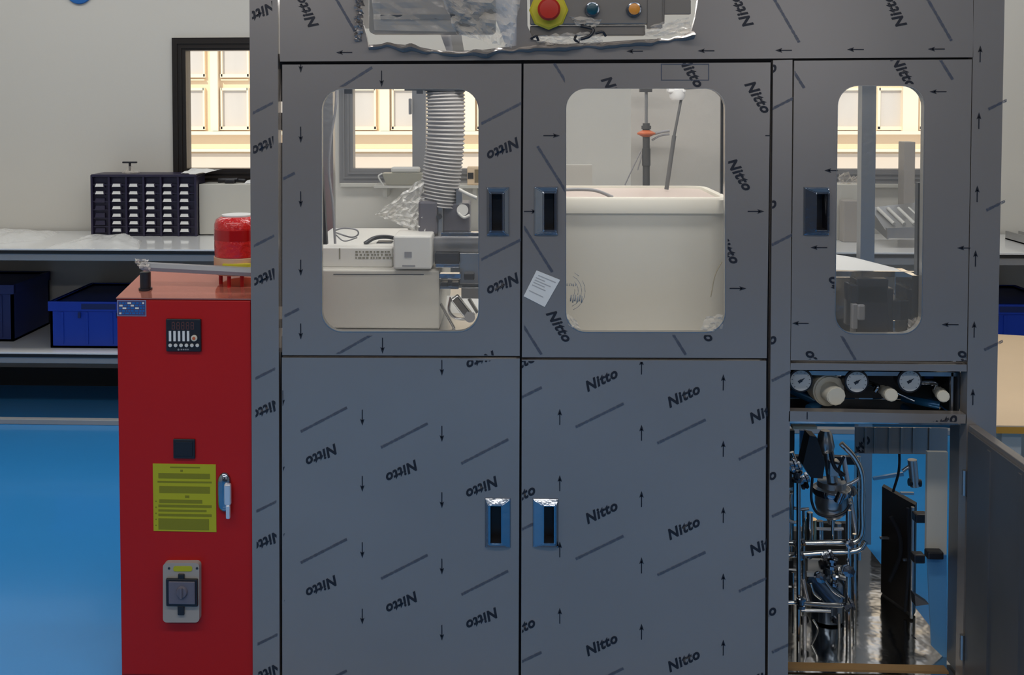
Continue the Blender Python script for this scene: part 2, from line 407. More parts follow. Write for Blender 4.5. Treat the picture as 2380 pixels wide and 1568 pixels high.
# storage rack
def rackbuild():
    Yf = 2.58; t = thing('storage_rack', 'dark violet storage rack with rows of white labelled slots on the bench', 'storage rack', (P(333, 540, Yf).x, Yf + .08, .8))
    a = P(212, 405, Yf); b_ = P(455, 548, Yf); x0, x1, z1, z0 = a.x, b_.x, a.z, .8
    bm = B(); bx(bm, x0, x1, Yf + .02, Yf + .17, z0, z1 - .012, b=.004)
    for k in range(7):
        xx = x0 + (x1 - x0) * k / 6; bx(bm, xx - .005, xx + .005, Yf, Yf + .03, z0, z1 - .004, b=.001)
    for k in range(8):
        zz = z0 + (z1 - z0) * k / 7.4 + .002; bx(bm, x0, x1, Yf + .008, Yf + .03, zz, zz + .006)
    bx(bm, x0 - .003, x1 + .003, Yf - .002, Yf + .172, z1 - .014, z1, b=.004)
    obj('rack_body', bm, M['rack'], t)
    for c in range(6):
        for r_ in range(7):
            cx = P(230 + 39.4 * c, 400, Yf).x; zc = P(0, 430 + 17.3 * r_, Yf).z
            d = B(); prism(d, [(cx - .025, Yf + .004, zc - .012), (cx + .025, Yf + .004, zc - .012), (cx + .022, Yf + .012, zc + .010), (cx - .022, Yf + .012, zc + .010)], (0, .02, 0))
            dr = obj('drawer', d, M['rack'], t)
            if c or r_ < 2:
                l = B(); prism(l, [(cx - .021, Yf - .001, zc - .007), (cx + .021, Yf - .001, zc - .007), (cx + .017, Yf + .004, zc + .007), (cx - .017, Yf + .004, zc + .007)], (0, .004, 0))
                obj('slot_label', l, M['paper'], dr)
rackbuild()
zr = P(300, 405, 2.58).z
t = thing('bench_clamp', 'small clear clamp with black T knob on top of the violet rack', 'clamp', (P(302, 400, 2.66).x, 2.66, zr))
c = P(302, 400, 2.66); zc = zr
bm = B(); cyl(bm, (c.x, 2.66, zc), (c.x, 2.66, zc + .035), .022, .012); bx(bm, c.x - .035, c.x + .045, 2.64, 2.68, zc, zc + .012, b=.004); obj('clamp_base', bm, M['plastic'], t)
bm = B(); cyl(bm, (c.x, 2.66, zc + .012), (c.x, 2.66, zc + .05), .006); bx(bm, c.x - .036, c.x + .036, 2.652, 2.668, zc + .05, zc + .058, b=.002); obj('knob', bm, M['black'], t)
bm = B(); Y = 2.62; pbox(bm, 462, 428, 640, 545, Y, .16, b=.003); o = obj('white_board_box', bm, M['warmwhite'])
for v in o.data.vertices:
    if v.co.z < .82: v.co.z = max(v.co.z, .8) if v.co.z > .8 else .8
tag(recenter(o), 'plain off-white box under the left window beside the violet rack', 'box')
bm = B(); sheet(bm, [(P(425, 400, 2.6).x, 2.74, zr + .02), (P(500, 404, 2.6).x, 2.74, zr + .016), (P(478, 420, 2.6).x, 2.6, zr + .004), (P(420, 408, 2.6).x, 2.6, zr + .006)], 10, 6, .006, 3, 4)
tag(recenter(obj('paper_sheet', bm, M['paper'])), 'curled white paper sheet lying on the violet rack and white box', 'paper')
zb = P(500, 428, 2.62).z
bm = B(); c = P(540, 420, 2.7); cyl(bm, (c.x - .07, 2.7, zb + .012), (c.x + .03, 2.69, zb + .016), .011); cyl(bm, (c.x - .02, 2.73, zb + .012), (c.x + .06, 2.72, zb + .010), .009); bx(bm, c.x - .03, c.x + .02, 2.66, 2.7, zb, zb + .02, b=.005)
tag(recenter(obj('tool', bm, M['black'])), 'black tool lying on the white box under the left window', 'tool')
bm = B(); sheet(bm, [(c.x + .07, 2.76, zb + .012), (c.x + .15, 2.76, zb + .03), (c.x + .15, 2.64, zb + .003), (c.x + .07, 2.64, zb + .003)], 8, 5, .006, 3, 8)
tag(recenter(obj('paper_note', bm, M['paper'])), 'small white paper beside the black tool on the white box', 'paper')
# plastic bags
def bag(pts, label, seed, h):
    a, b_, c, d = pts; bm = B()
    n, m = 26, 12; t = bmesh.new(); top = []; 
    for i in range(m + 1):
        row = []
        for j in range(n + 1):
            u, v = j / n, i / m
            p = (Vector(a) * (1 - u) + Vector(b_) * u) * (1 - v) + (Vector(d) * (1 - u) + Vector(c) * u) * v
            e = max(0, math.sin(math.pi * u)) ** .5 * max(0, math.sin(math.pi * v)) ** .5
            z = h * e * (.45 + .75 * abs(noise.noise(Vector((u * 4.5 + v * 2 + seed, v * 1.6, seed))))) + .05 * h * e
            row.append(t.verts.new((p.x, p.y, .8015 + z)))
        top.append(row)
    for i in range(m):
        for j in range(n):
            f = t.faces.new((top[i][j], top[i + 1][j], top[i + 1][j + 1], top[i][j + 1])); f.smooth = True
    add(bm, t); return tag(recenter(obj('plastic_bag', bm, M['bag'])), label, 'plastic bag')
def bp(x, y): q = PZ(x, y, .8); return (q.x, min(q.y, 2.7), .8)
bag([bp(-60, 540), bp(150, 538), bp(100, 558), bp(-70, 572)], 'crumpled clear plastic bag at the far left of the bench', 1, .055)
bag([bp(215, 556), bp(330, 560), bp(322, 581), bp(98, 578)], 'clear plastic bag lying in front of the violet rack', 5, .065)

# crates
def crate(px0, px1, Y, dep, h, label, body='navy', zs=.326, lid=True):
    x0, x1 = P(px0, 700, Y).x, P(px1, 700, Y).x; t = thing('storage_crate', label, 'crate', ((x0 + x1) / 2, Y + dep / 2, zs))
    m = M[body]; bm = B(); w = .012
    bx(bm, x0, x1, Y, Y + dep, zs, zs + .01); bx(bm, x0, x1, Y, Y + w, zs, zs + h); bx(bm, x0, x1, Y + dep - w, Y + dep, zs, zs + h)
    bx(bm, x0, x0 + w, Y, Y + dep, zs, zs + h); bx(bm, x1 - w, x1, Y, Y + dep, zs, zs + h)
    for k in range(4):
        xx = x0 + (x1 - x0) * (k + .5) / 4; bx(bm, xx - .006, xx + .006, Y - .004, Y, zs + .02, zs + h - .05)
    obj('crate_body', bm, m, t)
    bm = B(); bx(bm, x0 - .008, x1 + .008, Y - .008, Y + w, zs + h - .045, zs + h, b=.003); bx(bm, x0 - .008, x1 + .008, Y + dep - w, Y + dep, zs + h - .045, zs + h, b=.003)
    bx(bm, x0 - .008, x0 + w, Y, Y + dep, zs + h - .045, zs + h, b=.003); bx(bm, x1 - w, x1 + .008, Y, Y + dep, zs + h - .045, zs + h, b=.003)
    obj('rim', bm, m, t)
    bm = B(); xm = (x0 + x1) / 2
    for k in (-1, 1): bx(bm, xm + k * .09 - .006, xm + k * .09 + .006, Y - .012, Y - .008, zs + h - .075, zs + h - .05)
    bx(bm, xm - .08, xm + .08, Y - .0095, Y - .0075, zs + h - .035, zs + h - .01); obj('hand_grip', bm, M['navyd'], t)
    if lid: bm = B(); bx(bm, x0 + .004, x1 - .004, Y + w, Y + dep - w, zs + h - .02, zs + h - .012); obj('lid', bm, M['navyd'], t)
crate(116, 345, 2.24, .50, .216, 'bright blue plastic crate on the lower bench shelf left of the red cabinet')
crate(-190, 30, 2.36, .40, .27, 'darker blue crate cut by the left edge on the lower shelf', 'navyd')
crate(2250, 2480, 2.22, .50, .235, 'blue plastic crate on the shelf right of the tall machine')

# cream low table at the right
t = thing('low_table', 'low table with cream board top and orange edge right of the machine', 'table', (1.9, 1.3, 0))
zt_ = .50; A1 = PZ(2290, 988, zt_); A2 = PZ(2298, 775, zt_); A3 = Vector((A2.x + 1.2, A2.y - .33, zt_)); A4 = Vector((A1.x + 1.2, A1.y, zt_))
bm = B(); prism(bm, [(p.x, p.y, zt_ - .004) for p in (A1, A2, A3, A4)], (0, 0, .004)); obj('table_top', bm, M['board'], t)
bm = B(); prism(bm, [(p.x, p.y, zt_ - .024) for p in (A1, A2, A3, A4)], (0, 0, .0195)); obj('edge_band', bm, M['orange'], t)
for p, dx, dy in ((A1, .10, .08), (A2, .08, -.14), (A3, -.06, -.1), (A4, -.06, .06)):
    bm = B(); bx(bm, p.x + dx - .03, p.x + dx + .03, p.y + dy - .03, p.y + dy + .03, 0, zt_ - .024, b=.003); obj('leg', bm, M['white'], t)
# steel bracket tray on the right bench
q = PZ(2325, 552, .8); t = thing('metal_tray', 'grey metal tray with black clip on the bench at the right edge', 'tray', (q.x + .1, 2.4, .8))
bm = B(); bx(bm, q.x, q.x + .12, 2.3, 2.6, .8, .806); bx(bm, q.x, q.x + .12, 2.3, 2.306, .8, .83); bx(bm, q.x + .06, q.x + .066, 2.3, 2.6, .8, .84); bx(bm, q.x, q.x + .006, 2.3, 2.6, .8, .84)
obj('tray_body', bm, M['steel'], t)
bm = B(); tube(bm, [(q.x + .075, 2.38, .806), (q.x + .075, 2.38, .86), (q.x + .115, 2.38, .868), (q.x + .115, 2.38, .81)], .005, n=1); obj('clip', bm, M['black'], t)

# ================================================================ THE RED CABINET
YR = .012
rc = thing('red_control_cabinet', 'red steel control cabinet with yellow notice and beacon beside the machine', 'control cabinet', (P(430, 1400, YR).x, .12, 0))
xl = P(272, 700, YR).x; xr = -.6325 if False else P(584, 700, YR).x; zf = P(300, 694, YR).z; zbk = zf + .036; dR = .205
bm = B(); prism(bm, [(xl, YR, .02), (xl, YR, zf), (xl, YR + dR, zbk), (xl, YR + dR, .02)], (xr - xl, 0, 0))
obj('cabinet_body', bm, M['red'], rc)
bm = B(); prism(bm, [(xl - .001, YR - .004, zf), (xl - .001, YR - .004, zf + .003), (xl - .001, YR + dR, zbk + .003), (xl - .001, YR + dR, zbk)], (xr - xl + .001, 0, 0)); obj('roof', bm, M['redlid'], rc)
bm = B(); bx(bm, xl + .002, xr - .001, YR - .004, YR, .03, zf - .003, b=.0015); door = obj('door', bm, M['red'], rc)
bm = B(); bx(bm, xl + .01, xr - .01, YR + .01, YR + dR - .01, 0, .02); obj('plinth', bm, M['black'], rc)
YD = YR - .004
bm = B(); pbox(bm, 272, 697, 340, 735, YD - .001, .001); pbox(bm, 274, 699, 338, 733, YD - .0016, .0006, 1)
rnd = random.Random(4)
for k in range(5):
    x = 277
    while x < 333:
        w = rnd.uniform(3, 9); pbox(bm, x, 702 + k * 6, min(x + w, 336), 706 + k * 6, YD - .002, .0004, 2 if rnd.random() < .7 else 3); x += w + 2
obj('rating_label', bm, [M['purplel'], M['purple'], M['signblue'], M['paper']], rc)
# controller
bm = B(); pbox(bm, 385, 741, 467, 817, YD - .008, .008, b=.002)
ct = obj('controller', bm, M['black'], rc)
bm = B()
for k in range(5):
    x = 399 + k * 11
    for r_ in ((x, 748, x + 7, 749.5), (x, 756, x + 7, 757.5), (x, 764, x + 7, 765.5), (x, 748, x + 1.5, 765), (x + 6, 748, x + 7.5, 765)): pbox(bm, *r_, YD - .0086, .0006)
obj('digit_display', bm, mat('dim_digits', (.12, .045, .04), .5), ct)
bm = B()
for k in range(5): pbox(bm, 392 + k * 10.5, 769, 398 + k * 10.5, 793, YD - .0095, .0015, b=.0004)
obj('indicator_bars', bm, M['paper'], ct)
for k in range(6):
    bm = B(); p = P(396 + k * 12.6, 802, YD - .008); cyl(bm, p, p + Vector((0, -.003, 0)), .0045, b=.001); obj('push_button', bm, M['white'], ct)
bm = B(); p = P(452, 785, YD - .008); cyl(bm, p, p + Vector((0, -.005, 0)), .0078, b=.001, mi=0); cyl(bm, p + Vector((0, -.005, 0)), p + Vector((0, -.006, 0)), .004, mi=1); obj('dial_knob', bm, [M['regul'], M['copper']], ct)
bm = B(); p = P(415, 812, YD - .008); cyl(bm, p, p + Vector((0, -.001, 0)), .0025)
for k in range(4): pbox(bm, 420 + k * 5, 810.5, 423.5 + k * 5, 813.5, YD - .0086, .0006)
obj('maker_mark', bm, M['grayplastic'], ct)
bm = B(); pbox(bm, 402, 1020, 453, 1066, YD - .006, .006, b=.002); pbox(bm, 408, 1026, 447, 1060, YD - .0075, .0015, b=.0005); obj('square_cover', bm, M['black'], rc)
# yellow notice
bm = B(); pbox(bm, 355, 1077, 503, 1236, YD - .0012, .0012)
rows = [(1084, 395, 465, 4), (1099, 368, 488, 14), (1117, 366, 492, 6), (1129, 370, 488, 18), (1160, 370, 470, 10), (1172, 368, 492, 8), (1183, 368, 480, 7), (1193, 368, 492, 8), (1204, 368, 486, 28)]
for y, x0, x1, h in rows: pbox(bm, x0, y, x1, y + h, YD - .0015, .0003, 1)
for k in range(5): pbox(bm, 361, 1163 + k * 14, 364, 1166 + k * 14, YD - .0015, .0003, 1)
pbox(bm, 419, 1091, 425, 1096, YD - .0015, .0003, 1); pbox(bm, 430, 1151, 440, 1157, YD - .0015, .0003, 1)
obj('yellow_notice', bm, [M['yellow'], M['yellowd']], rc)
# latch
c = P(522, 1143, YD); bm = B(); t_ = bmesh.new(); bmesh.ops.create_uvsphere(t_, u_segments=24, v_segments=16, radius=1)
for v in t_.verts:
    u = v.co.copy(); v.co = (c.x + u.x * 16.5 * S(), YD - .001 + u.y * .012, c.z + (u.z * 24 + (24 if u.z > 0 else -24) * min(1, abs(u.z) * 4)) * S())
for f in t_.faces: f.smooth = True
add(bm, t_, 0)
lt = obj('latch', bm, M['chrome'], rc)
bm = B(); bx(bm, P(514, 0, YD).x, P(530, 0, YD).x, YD - .022, YD - .008, P(0, 1160, YD).z, P(0, 1110, YD).z, b=.005, seg=4); bx(bm, P(518, 0, YD).x, P(528, 0, YD).x, YD - .022, YD - .010, P(0, 1190, YD).z, P(0, 1158, YD).z, b=.003)
obj('latch_lever', bm, M['latchsteel'], lt)
# rotary switch box
bm = B(); plate(bm, rrpx(384, 1301, 468, 1438, 9, YD), [], YD - .018, YD); sw = obj('isolator_switch', bm, M['housing'], rc)
bm = B(); plate(bm, rrpx(403, 1315, 447, 1327, 5, YD - .018), [], YD - .0192, YD - .018); obj('name_strip', bm, M['yellow'], sw)
bm = B()
for x in (393, 458): p = P(x, 1320, YD - .018); cyl(bm, p, p + Vector((0, -.001, 0)), .003)
obj('screw', bm, M['darksteel'], sw)
bm = B(); pbox(bm, 385, 1345, 459, 1410, YD - .026, .008, b=.002); pbox(bm, 413, 1334, 428, 1348, YD - .024, .006, b=.002); pbox(bm, 412, 1408, 428, 1430, YD - .024, .006, b=.002); obj('cover_hinge', bm, M['black'], sw)
bm = B(); pbox(bm, 391, 1351, 453, 1405, YD - .030, .004, b=.002); obj('cover', bm, M['rotary'], sw)
bm = B(); p = P(423, 1375, YD - .030); lathe(bm, [(.0145, 0), (.0145, .002), (.012, .006), (0, .007)], p, (0, -1, 0)); bx(bm, p.x - .003, p.x + .003, p.y - .012, p.y - .005, p.z - .013, p.z + .013, b=.001); obj('rotary_knob', bm, M['rotary'], sw)
# roof fittings: black post, grey arm, beacon
def roofz(Y): return zf + .003 + (Y - YR) * (zbk - zf) / dR
Ya = .07
p = P(338, 650, Ya); bm = B(); cyl(bm, (p.x, Ya, roofz(Ya) - .002), (p.x, Ya, P(338, 632, Ya).z), .0135); cyl(bm, (p.x, Ya, roofz(Ya) - .001), (p.x, Ya, roofz(Ya) + .004), .017); obj('arm_post', bm, M['black'], rc)
bm = B(); a = P(326, 618, Ya); b_ = P(640, 634, Ya)
cross = [(0, .012), (.010, .010), (.016, 0), (.012, -.010), (0, -.013), (-.012, -.010), (-.016, 0), (-.010, .010)]
t2 = bmesh.new(); rs = []
for f_, k_ in ((0, .55), (.03, .95), (.06, 1), (1, 1)):
    q = a.lerp(b_, f_); rs.append([t2.verts.new((q.x, q.y + u * k_, q.z + v * k_ * .95)) for u, v in cross])
for r1, r2 in zip(rs, rs[1:]):
    for k in range(8): f = t2.faces.new((r1[k], r1[(k + 1) % 8], r2[(k + 1) % 8], r2[k])); f.smooth = True
t2.faces.new(rs[0]); t2.faces.new(rs[-1]); bmesh.ops.recalc_face_normals(t2, faces=t2.faces[:]); add(bm, t2, 0)
arm = obj('mounting_arm', bm, M['grayplastic'], rc)
bm = B(); sheet(bm, [P(314, 600, Ya - .02), P(344, 604, Ya - .02), P(350, 630, Ya - .022), P(316, 618, Ya - .02)], 9, 7, .012, 6, 2, edge=.003); obj('plastic_wrap', bm, M['plastic'], arm)
Yb = .135; xc = P(553, 560, Yb).x; rb = 56 * S(Yb); z0 = P(0, 630, Yb).z; z1 = P(0, 592, Yb).z; z2 = P(0, 497, Yb).z
bm = B(); lathe(bm, [(rb * .98, 0), (rb, .004), (rb, z1 - z0), (rb * .9, z1 - z0 + .002)], (xc, Yb, z0)); bc = obj('warning_beacon', bm, M['beigebase'], rc)
bm = B(); h = z2 - z1; lathe(bm, [(rb * .96, 0), (rb * .98, h * .25), (rb * .98, h * .42)], (xc, Yb, z1 + .002)); obj('lens_lower', bm, M['lens'], bc)
bm = B(); lathe(bm, [(rb * .99, 0), (rb * .99, h * .25)], (xc, Yb, z1 + h * .42)); obj('lens_band', bm, M['lensdark'], bc)
bm = B(); lathe(bm, [(rb * .98, 0), (rb * .97, h * .12), (rb * .90, h * .23), (rb * .70, h * .30), (0, h * .32)], (xc, Yb, z1 + h * .67), seg=40); obj('lens_cap', bm, M['lens'], bc)
bm = B(); lathe(bm, [(rb * .66, 0), (rb * .66, .004), (0, .005)], (xc, Yb, z2 - .003)); obj('cap_disc', bm, M['paper'], bc)
bm = B(); a0 = P(517, 604, Yb - rb); bx(bm, a0.x, a0.x + .07, Yb - rb - .002, Yb - rb + .012, z0 + .010, z0 + .032, 0, .001); bx(bm, a0.x + .006, a0.x + .064, Yb - rb - .003, Yb - rb, z0 + .014, z0 + .022, 1); obj('beacon_label', bm, [M['yrim'], M['regul']], bc)
for dx, dy in ((-.04, -.02), (-.012, -.045), (.02, -.04)):
    bm = B(); cyl(bm, (xc + dx, Yb + dy, roofz(Yb + dy) - .002), (xc + dx, Yb + dy, z0 + .001), .005); obj('mounting_stud', bm, M['red'], bc)

# ================================================================ THE MACHINE
mc = thing('process_machine', 'tall steel machine covered in printed protective film with windowed doors', 'machine', (.25, .45, 0))
T = .018; FM = [M['film'], M['print_'], M['faint']]
YTOP = -150
def panel(name, corners, holes, mk, parent=mc, Y=0., clip=None, thick=T):
    bm = B(); plate(bm, quadpx(corners, Y), holes, Y, Y + thick)
    marks(bm, mk, clip or (min(p[0] for p in corners), min(p[1] for p in corners), max(p[0] for p in corners), max(p[1] for p in corners)), Y)
    return obj(name, bm, FM, parent)
ybot = 1622
# left post
mk = [('N', 622, 336 + 307 * k, 207, ) for k in range(5)] + [('L', 618, 247 + 310 * k, 27) for k in range(5)] + [('N', 605, 30, 207)]
panel('corner_post', [(579, YTOP), (645, YTOP), (650, ybot), (588, ybot)], [], mk, clip=(584, YTOP, 646, ybot), thick=.04)
# right post
mk = [('A', x, y, 90) for x, y in ((2278, 125), (2275, 280), (2271, 450), (2267, 600), (2264, 765), (2261, 922))] + [('L', 2355, 225, 27), ('L', 2350, 460, 27), ('L', 2345, 785, 27), ('L', 2345, 1090, 27)]
panel('corner_post', [(2266, YTOP), (2338, YTOP), (2303, ybot), (2236, ybot)], [], mk, clip=(2266, YTOP, 2318, ybot), thick=.04)
# centre post
mk = [('L', 1850, 225 + 316 * k, 27) for k in range(5)] + [('N', 1765, 170 + 315 * k, 25) for k in range(5)]
panel('centre_post', [(1797, 140), (1842, 139), (1831, ybot), (1784, ybot)], [], mk, clip=(1797, 140, 1831, ybot), thick=.04)
# top panel with the cut-away around the controls
hole = [(842, YTOP + 60), (838, 0), (836, 40), (846, 62), (852, 86), (856, 108), (880, 110), (902, 100), (960, 106), (1010, 116), (1050, 119), (1120, 116), (1200, 106), (1206, YTOP + 60)]
hole2 = [(1224, YTOP + 60), (1226, 60), (1240, 92), (1300, 102), (1400, 98), (1480, 92), (1560, 90), (1606, 76), (1616, 40), (1622, 0), (1618, YTOP + 60)]
top = [(649, YTOP), (2262, YTOP), (2262, 133), (651, 143)]
mk = [('N', 712, 28, 118), ('N', 1722, 26, 118), ('N', 2078, 26, 118), ('L', 806, 40, 120), ('L', 1826, 44, 120), ('L', 2180, 40, 120)] + [('A', x, y, 180) for x, y in ((800, 122), (1475, 119), (1641, 118), (1821, 117), (1988, 115), (2176, 114))]
panel('top_panel', top, [quadpx(hole), quadpx(hole2)], mk)
# torn film edge
def torn(path, name, seed, w=14):
    bm = B(); t = bmesh.new(); prev = None; ps = []
    for (x0, y0), (x1, y1) in zip(path, path[1:]):
        L = math.hypot(x1 - x0, y1 - y0); n = max(1, int(L / 7))
        for k in range(n): ps.append((x0 + (x1 - x0) * k / n, y0 + (y1 - y0) * k / n))
    ps.append(path[-1])
    rows_ = []
    for i, (x, y) in enumerate(ps):
        n1 = noise.noise(Vector((i * .12, seed, 0))) * 1.4; n2 = noise.noise(Vector((i * .25, seed, 5)))
        row = []
        for j, (o_, dy) in enumerate(((-.6, .0005), (-.1, .010), (.35, .016), (.9, .009), (1.2, .002))):
            jj = o_ * w * (1 + .8 * n1); q = P(x + n2 * 5, y + jj + 6 * n2, 0)
            row.append(t.verts.new((q.x, -dy * (1 + n1 * 1.2 + .5 * n2) - .0005, q.z)))
        rows_.append(row)
    for a, b_ in zip(rows_, rows_[1:]):
        for j in range(4): t.faces.new((a[j], a[j + 1], b_[j + 1], b_[j]))
    add(bm, t); return obj(name, bm, M['film'], mc)
torn([(858, 108), (902, 104), (960, 110), (1010, 120), (1060, 124), (1130, 120), (1226, 112), (1300, 108), (1420, 104), (1500, 96), (1560, 93), (1612, 78)], 'torn_film_edge', 2, 7)
bm = B()
for k in range(12):
    x = 838 + random.uniform(-6, 6); y = -10 + k * 9
    p = P(x, y, -.003); sheet(bm, [p + Vector((-.01, -.004, .006)), p + Vector((.004, -.008, .008)), p + Vector((.007, -.002, -.006)), p + Vector((-.008, -.006, -.008))], 3, 3, .006, 4, k)
obj('torn_film_flap', bm, M['film'], mc)
# ---- doors
LL = [(655, 831), (1208, 833), (1205, ybot - 30), (656, ybot - 30)]
def handle(parent, x0, y0, x1, y1, s0, s1):
    bm = B(); H = .012
    def ring(a, b_, c, d, Y):
        return [P(a, b_, 0), P(c, b_, 0), P(c, d, 0), P(a, d, 0)], Y
    loops = [(x0, y0, x1, y1, 0), (x0 + 2, y0 + 2, x1 - 2, y1 - 2, -.004), (s0 - 5 if s0 - x0 < 18 else s0 - 3, y0 + 12, s1 + 5 if x1 - s1 < 18 else s1 + 3, y1 - 10, -H), (s0, y0 + 16, s1, y1 - 14, -H), (s0 + 1, y0 + 18, s1 - 1, y1 - 16, .03)]
    t = bmesh.new(); vs = []
    for a, b_, c, d, Y in loops:
        q0, q1 = P(a, b_, 0), P(c, d, 0)
        vs.append([t.verts.new((x, Y, z)) for x, z in ((q0.x, q0.z), (q1.x, q0.z), (q1.x, q1.z), (q0.x, q1.z))])
    for i, (a, b_) in enumerate(zip(vs, vs[1:])):
        for k in range(4):
            f = t.faces.new((a[k], a[(k + 1) % 4], b_[(k + 1) % 4], b_[k])); f.material_index = 1 if i == 3 else 0
    f = t.faces.new(vs[-1]); f.material_index = 1
    bmesh.ops.recalc_face_normals(t, faces=t.faces[:])
    es = [e for e in t.edges if all(abs(v.co.y + H) < 1e-5 or abs(v.co.y + .004) < 1e-5 for v in e.verts)]
    bmesh.ops.bevel(t, geom=es, offset=.0015, segments=2, affect='EDGES')
    add(bm, t); return obj('recessed_handle', bm, [M['chrome'], M['black']], parent)
def hole_for(x0, y0, x1, y1): return quadpx([(x0 + 6, y0 + 6), (x1 - 6, y0 + 6), (x1 - 6, y1 - 6), (x0 + 6, y1 - 6)])
def pane(parent, x0, y0, x1, y1, dx=0):
    bm = B(); plate(bm, rrpx(x0 - 12, y0 - 12, x1 + 12, y1 + 12, 50, T + .001, dx=dx), [], T + .001, T + .005); obj('window_pane', bm, M['glass'], parent)
def seal(parent, x0, y0, x1, y1, r, dx=0):
    bm = B(); plate(bm, rrpx(x0 - .5, y0 - .5, x1 + .5, y1 + .5, r + 1, 0, dx=dx), [rrpx(x0 + 1, y0 + 1, x1 - 1, y1 - 1, r, 0, dx=dx)], -.0008, T + .001); obj('window_seal', bm, M['steel'], parent)
# upper left
c = (656, 150, 1211, 826); h1 = (1131, 434, 1184, 548)
mk = [('N', 1170, 347, 207), ('N', 1170, 661, 207), ('L', 812, 190, 32, (656, 150, 1211, 200)), ('L', 1168, 262, 27, (1118, 150, 1211, 800)), ('L', 1160, 582, 27, (1118, 150, 1211, 800)), ('L', 815, 805, 30, (656, 778, 1211, 826)),
      ('L', 630, 430, 27), ('L', 640, 745, 27), ('N', 1115, 842, 207)] + [('A', 699, y, 270) for y in (150, 313, 463, 622, 770)] + [('A', 887, 183, 270), ('A', 889, 803, 270)]
d1 = panel('upper_door', [(656, 150), (1212, 148), (1208, 827), (656, 825)], [rrpx(747, 206, 1113, 771, 48), hole_for(*h1)], mk, clip=c)
seal(d1, 747, 206, 1113, 771, 48); pane(d1, 747, 206, 1113, 771); handle(d1, *h1, 1143, 1167)
# upper middle
c = (1218, 147, 1786, 832); h2 = (1241, 433, 1297, 547)
R2 = (1694, 147, 1786, 832); L2 = (1218, 147, 1312, 832)
mk = [('N', 1762, 225, 302, R2), ('N', 1719, 405, 302, R2), ('N', 1300, 757, 302, (1218, 147, 1330, 832)), ('N', 1428, 214, 302, (1218, 147, 1786, 203)), ('N', 1690, 575, 302, R2), ('N', 1632, 756, 302, (1218, 775, 1786, 832)),
      ('N', 1606, 165, 302, (1218, 147, 1786, 203)), ('L', 1318, 195, 302, L2), ('L', 1282, 392, 302, L2), ('L', 1250, 578, 302, L2), ('L', 1225, 770, 302, L2), ('L', 1560, 770, 302, (1218, 775, 1786, 832)),
      ('A', 1282, 315, 0, L2), ('A', 1757, 491, 0, R2), ('A', 1715, 670, 0, R2), ('A', 1232, 491, 0, L2), ('A', 1792, 315, 0, (1780, 147, 1786, 832))]
d2 = panel('upper_door', [(1217, 148), (1791, 145), (1782, 832), (1213, 830)], [rrpx(1315, 205, 1686, 772, 46), hole_for(*h2)], mk, clip=c)
seal(d2, 1315, 205, 1686, 772, 46); pane(d2, 1315, 205, 1686, 772); handle(d2, *h2, 1265, 1288)
bm = B(); a, b_, c_, d_ = [P(x, y, -.0006) for x, y in ((1247, 628), (1302, 650), (1266, 713), (1217, 688))]
prism(bm, [a, b_, c_, d_], (0, -.0006, 0))
for v_, u0, u1 in ((.12, .15, .9), (.22, .1, .5), (.31, .1, .8), (.40, .1, .6), (.50, .1, .7), (.72, .1, .75)):
    def q(u, v): return (a.lerp(b_, u)).lerp(d_.lerp(c_, u), v) + Vector((0, -.0009, 0))
    prism(bm, [q(u0, v_), q(u1, v_), q(u1, v_ + .035), q(u0, v_ + .035)], (0, .0002, 0), 1)
obj('paper_sticker', bm, [M['paper'], mat('faded_text', (.38, .38, .38), .7)], d2)
bm = B(); e = [(1536, 148), (1648, 148), (1648, 187), (1536, 187)]; e2 = [(1538, 150), (1646, 150), (1646, 185), (1538, 185)]
plate(bm, quadpx(e), [quadpx(e2)], -.0008, 0); obj('film_patch_outline', bm, M['faint'], d2)
# upper right
h3 = (1867, 434, 1926, 547)
mk = [('N', 2100, 166, 302, (1847, 141, 2250, 195)), ('L', 2180, 130, 302, (1847, 141, 2250, 190)), ('A', 2180, 213, 180, (2152, 141, 2254, 800)), ('A', 1935, 396, 180, (1847, 141, 1943, 800)), ('A', 1903, 575, 180), ('A', 2244, 576, 180, (2152, 141, 2252, 800)), ('A', 1860, 751, 180), ('A', 2208, 754, 180, (2152, 141, 2254, 800)),
      ('N', 1950, 680, 122, (1900, 600, 1938, 760)), ('N', 1896, 852, 122, (1847, 141, 2250, 838)), ('N', 2250, 852, 122, (1847, 141, 2246, 838)), ('L', 1972, 808, 300, (1847, 780, 2250, 838)), ('L', 1835, 150, 302)]
d3 = panel('upper_door', [(1846, 141), (2259, 138), (2247, 839), (1838, 837)], [rrpx(1947, 199, 2149, 776, 46, dx=-7), hole_for(*h3)], mk, clip=(1847, 141, 2247, 838))
seal(d3, 1947, 199, 2149, 776, 46, -7); pane(d3, 1947, 199, 2149, 776, -7); handle(d3, *h3, 1896, 1920)
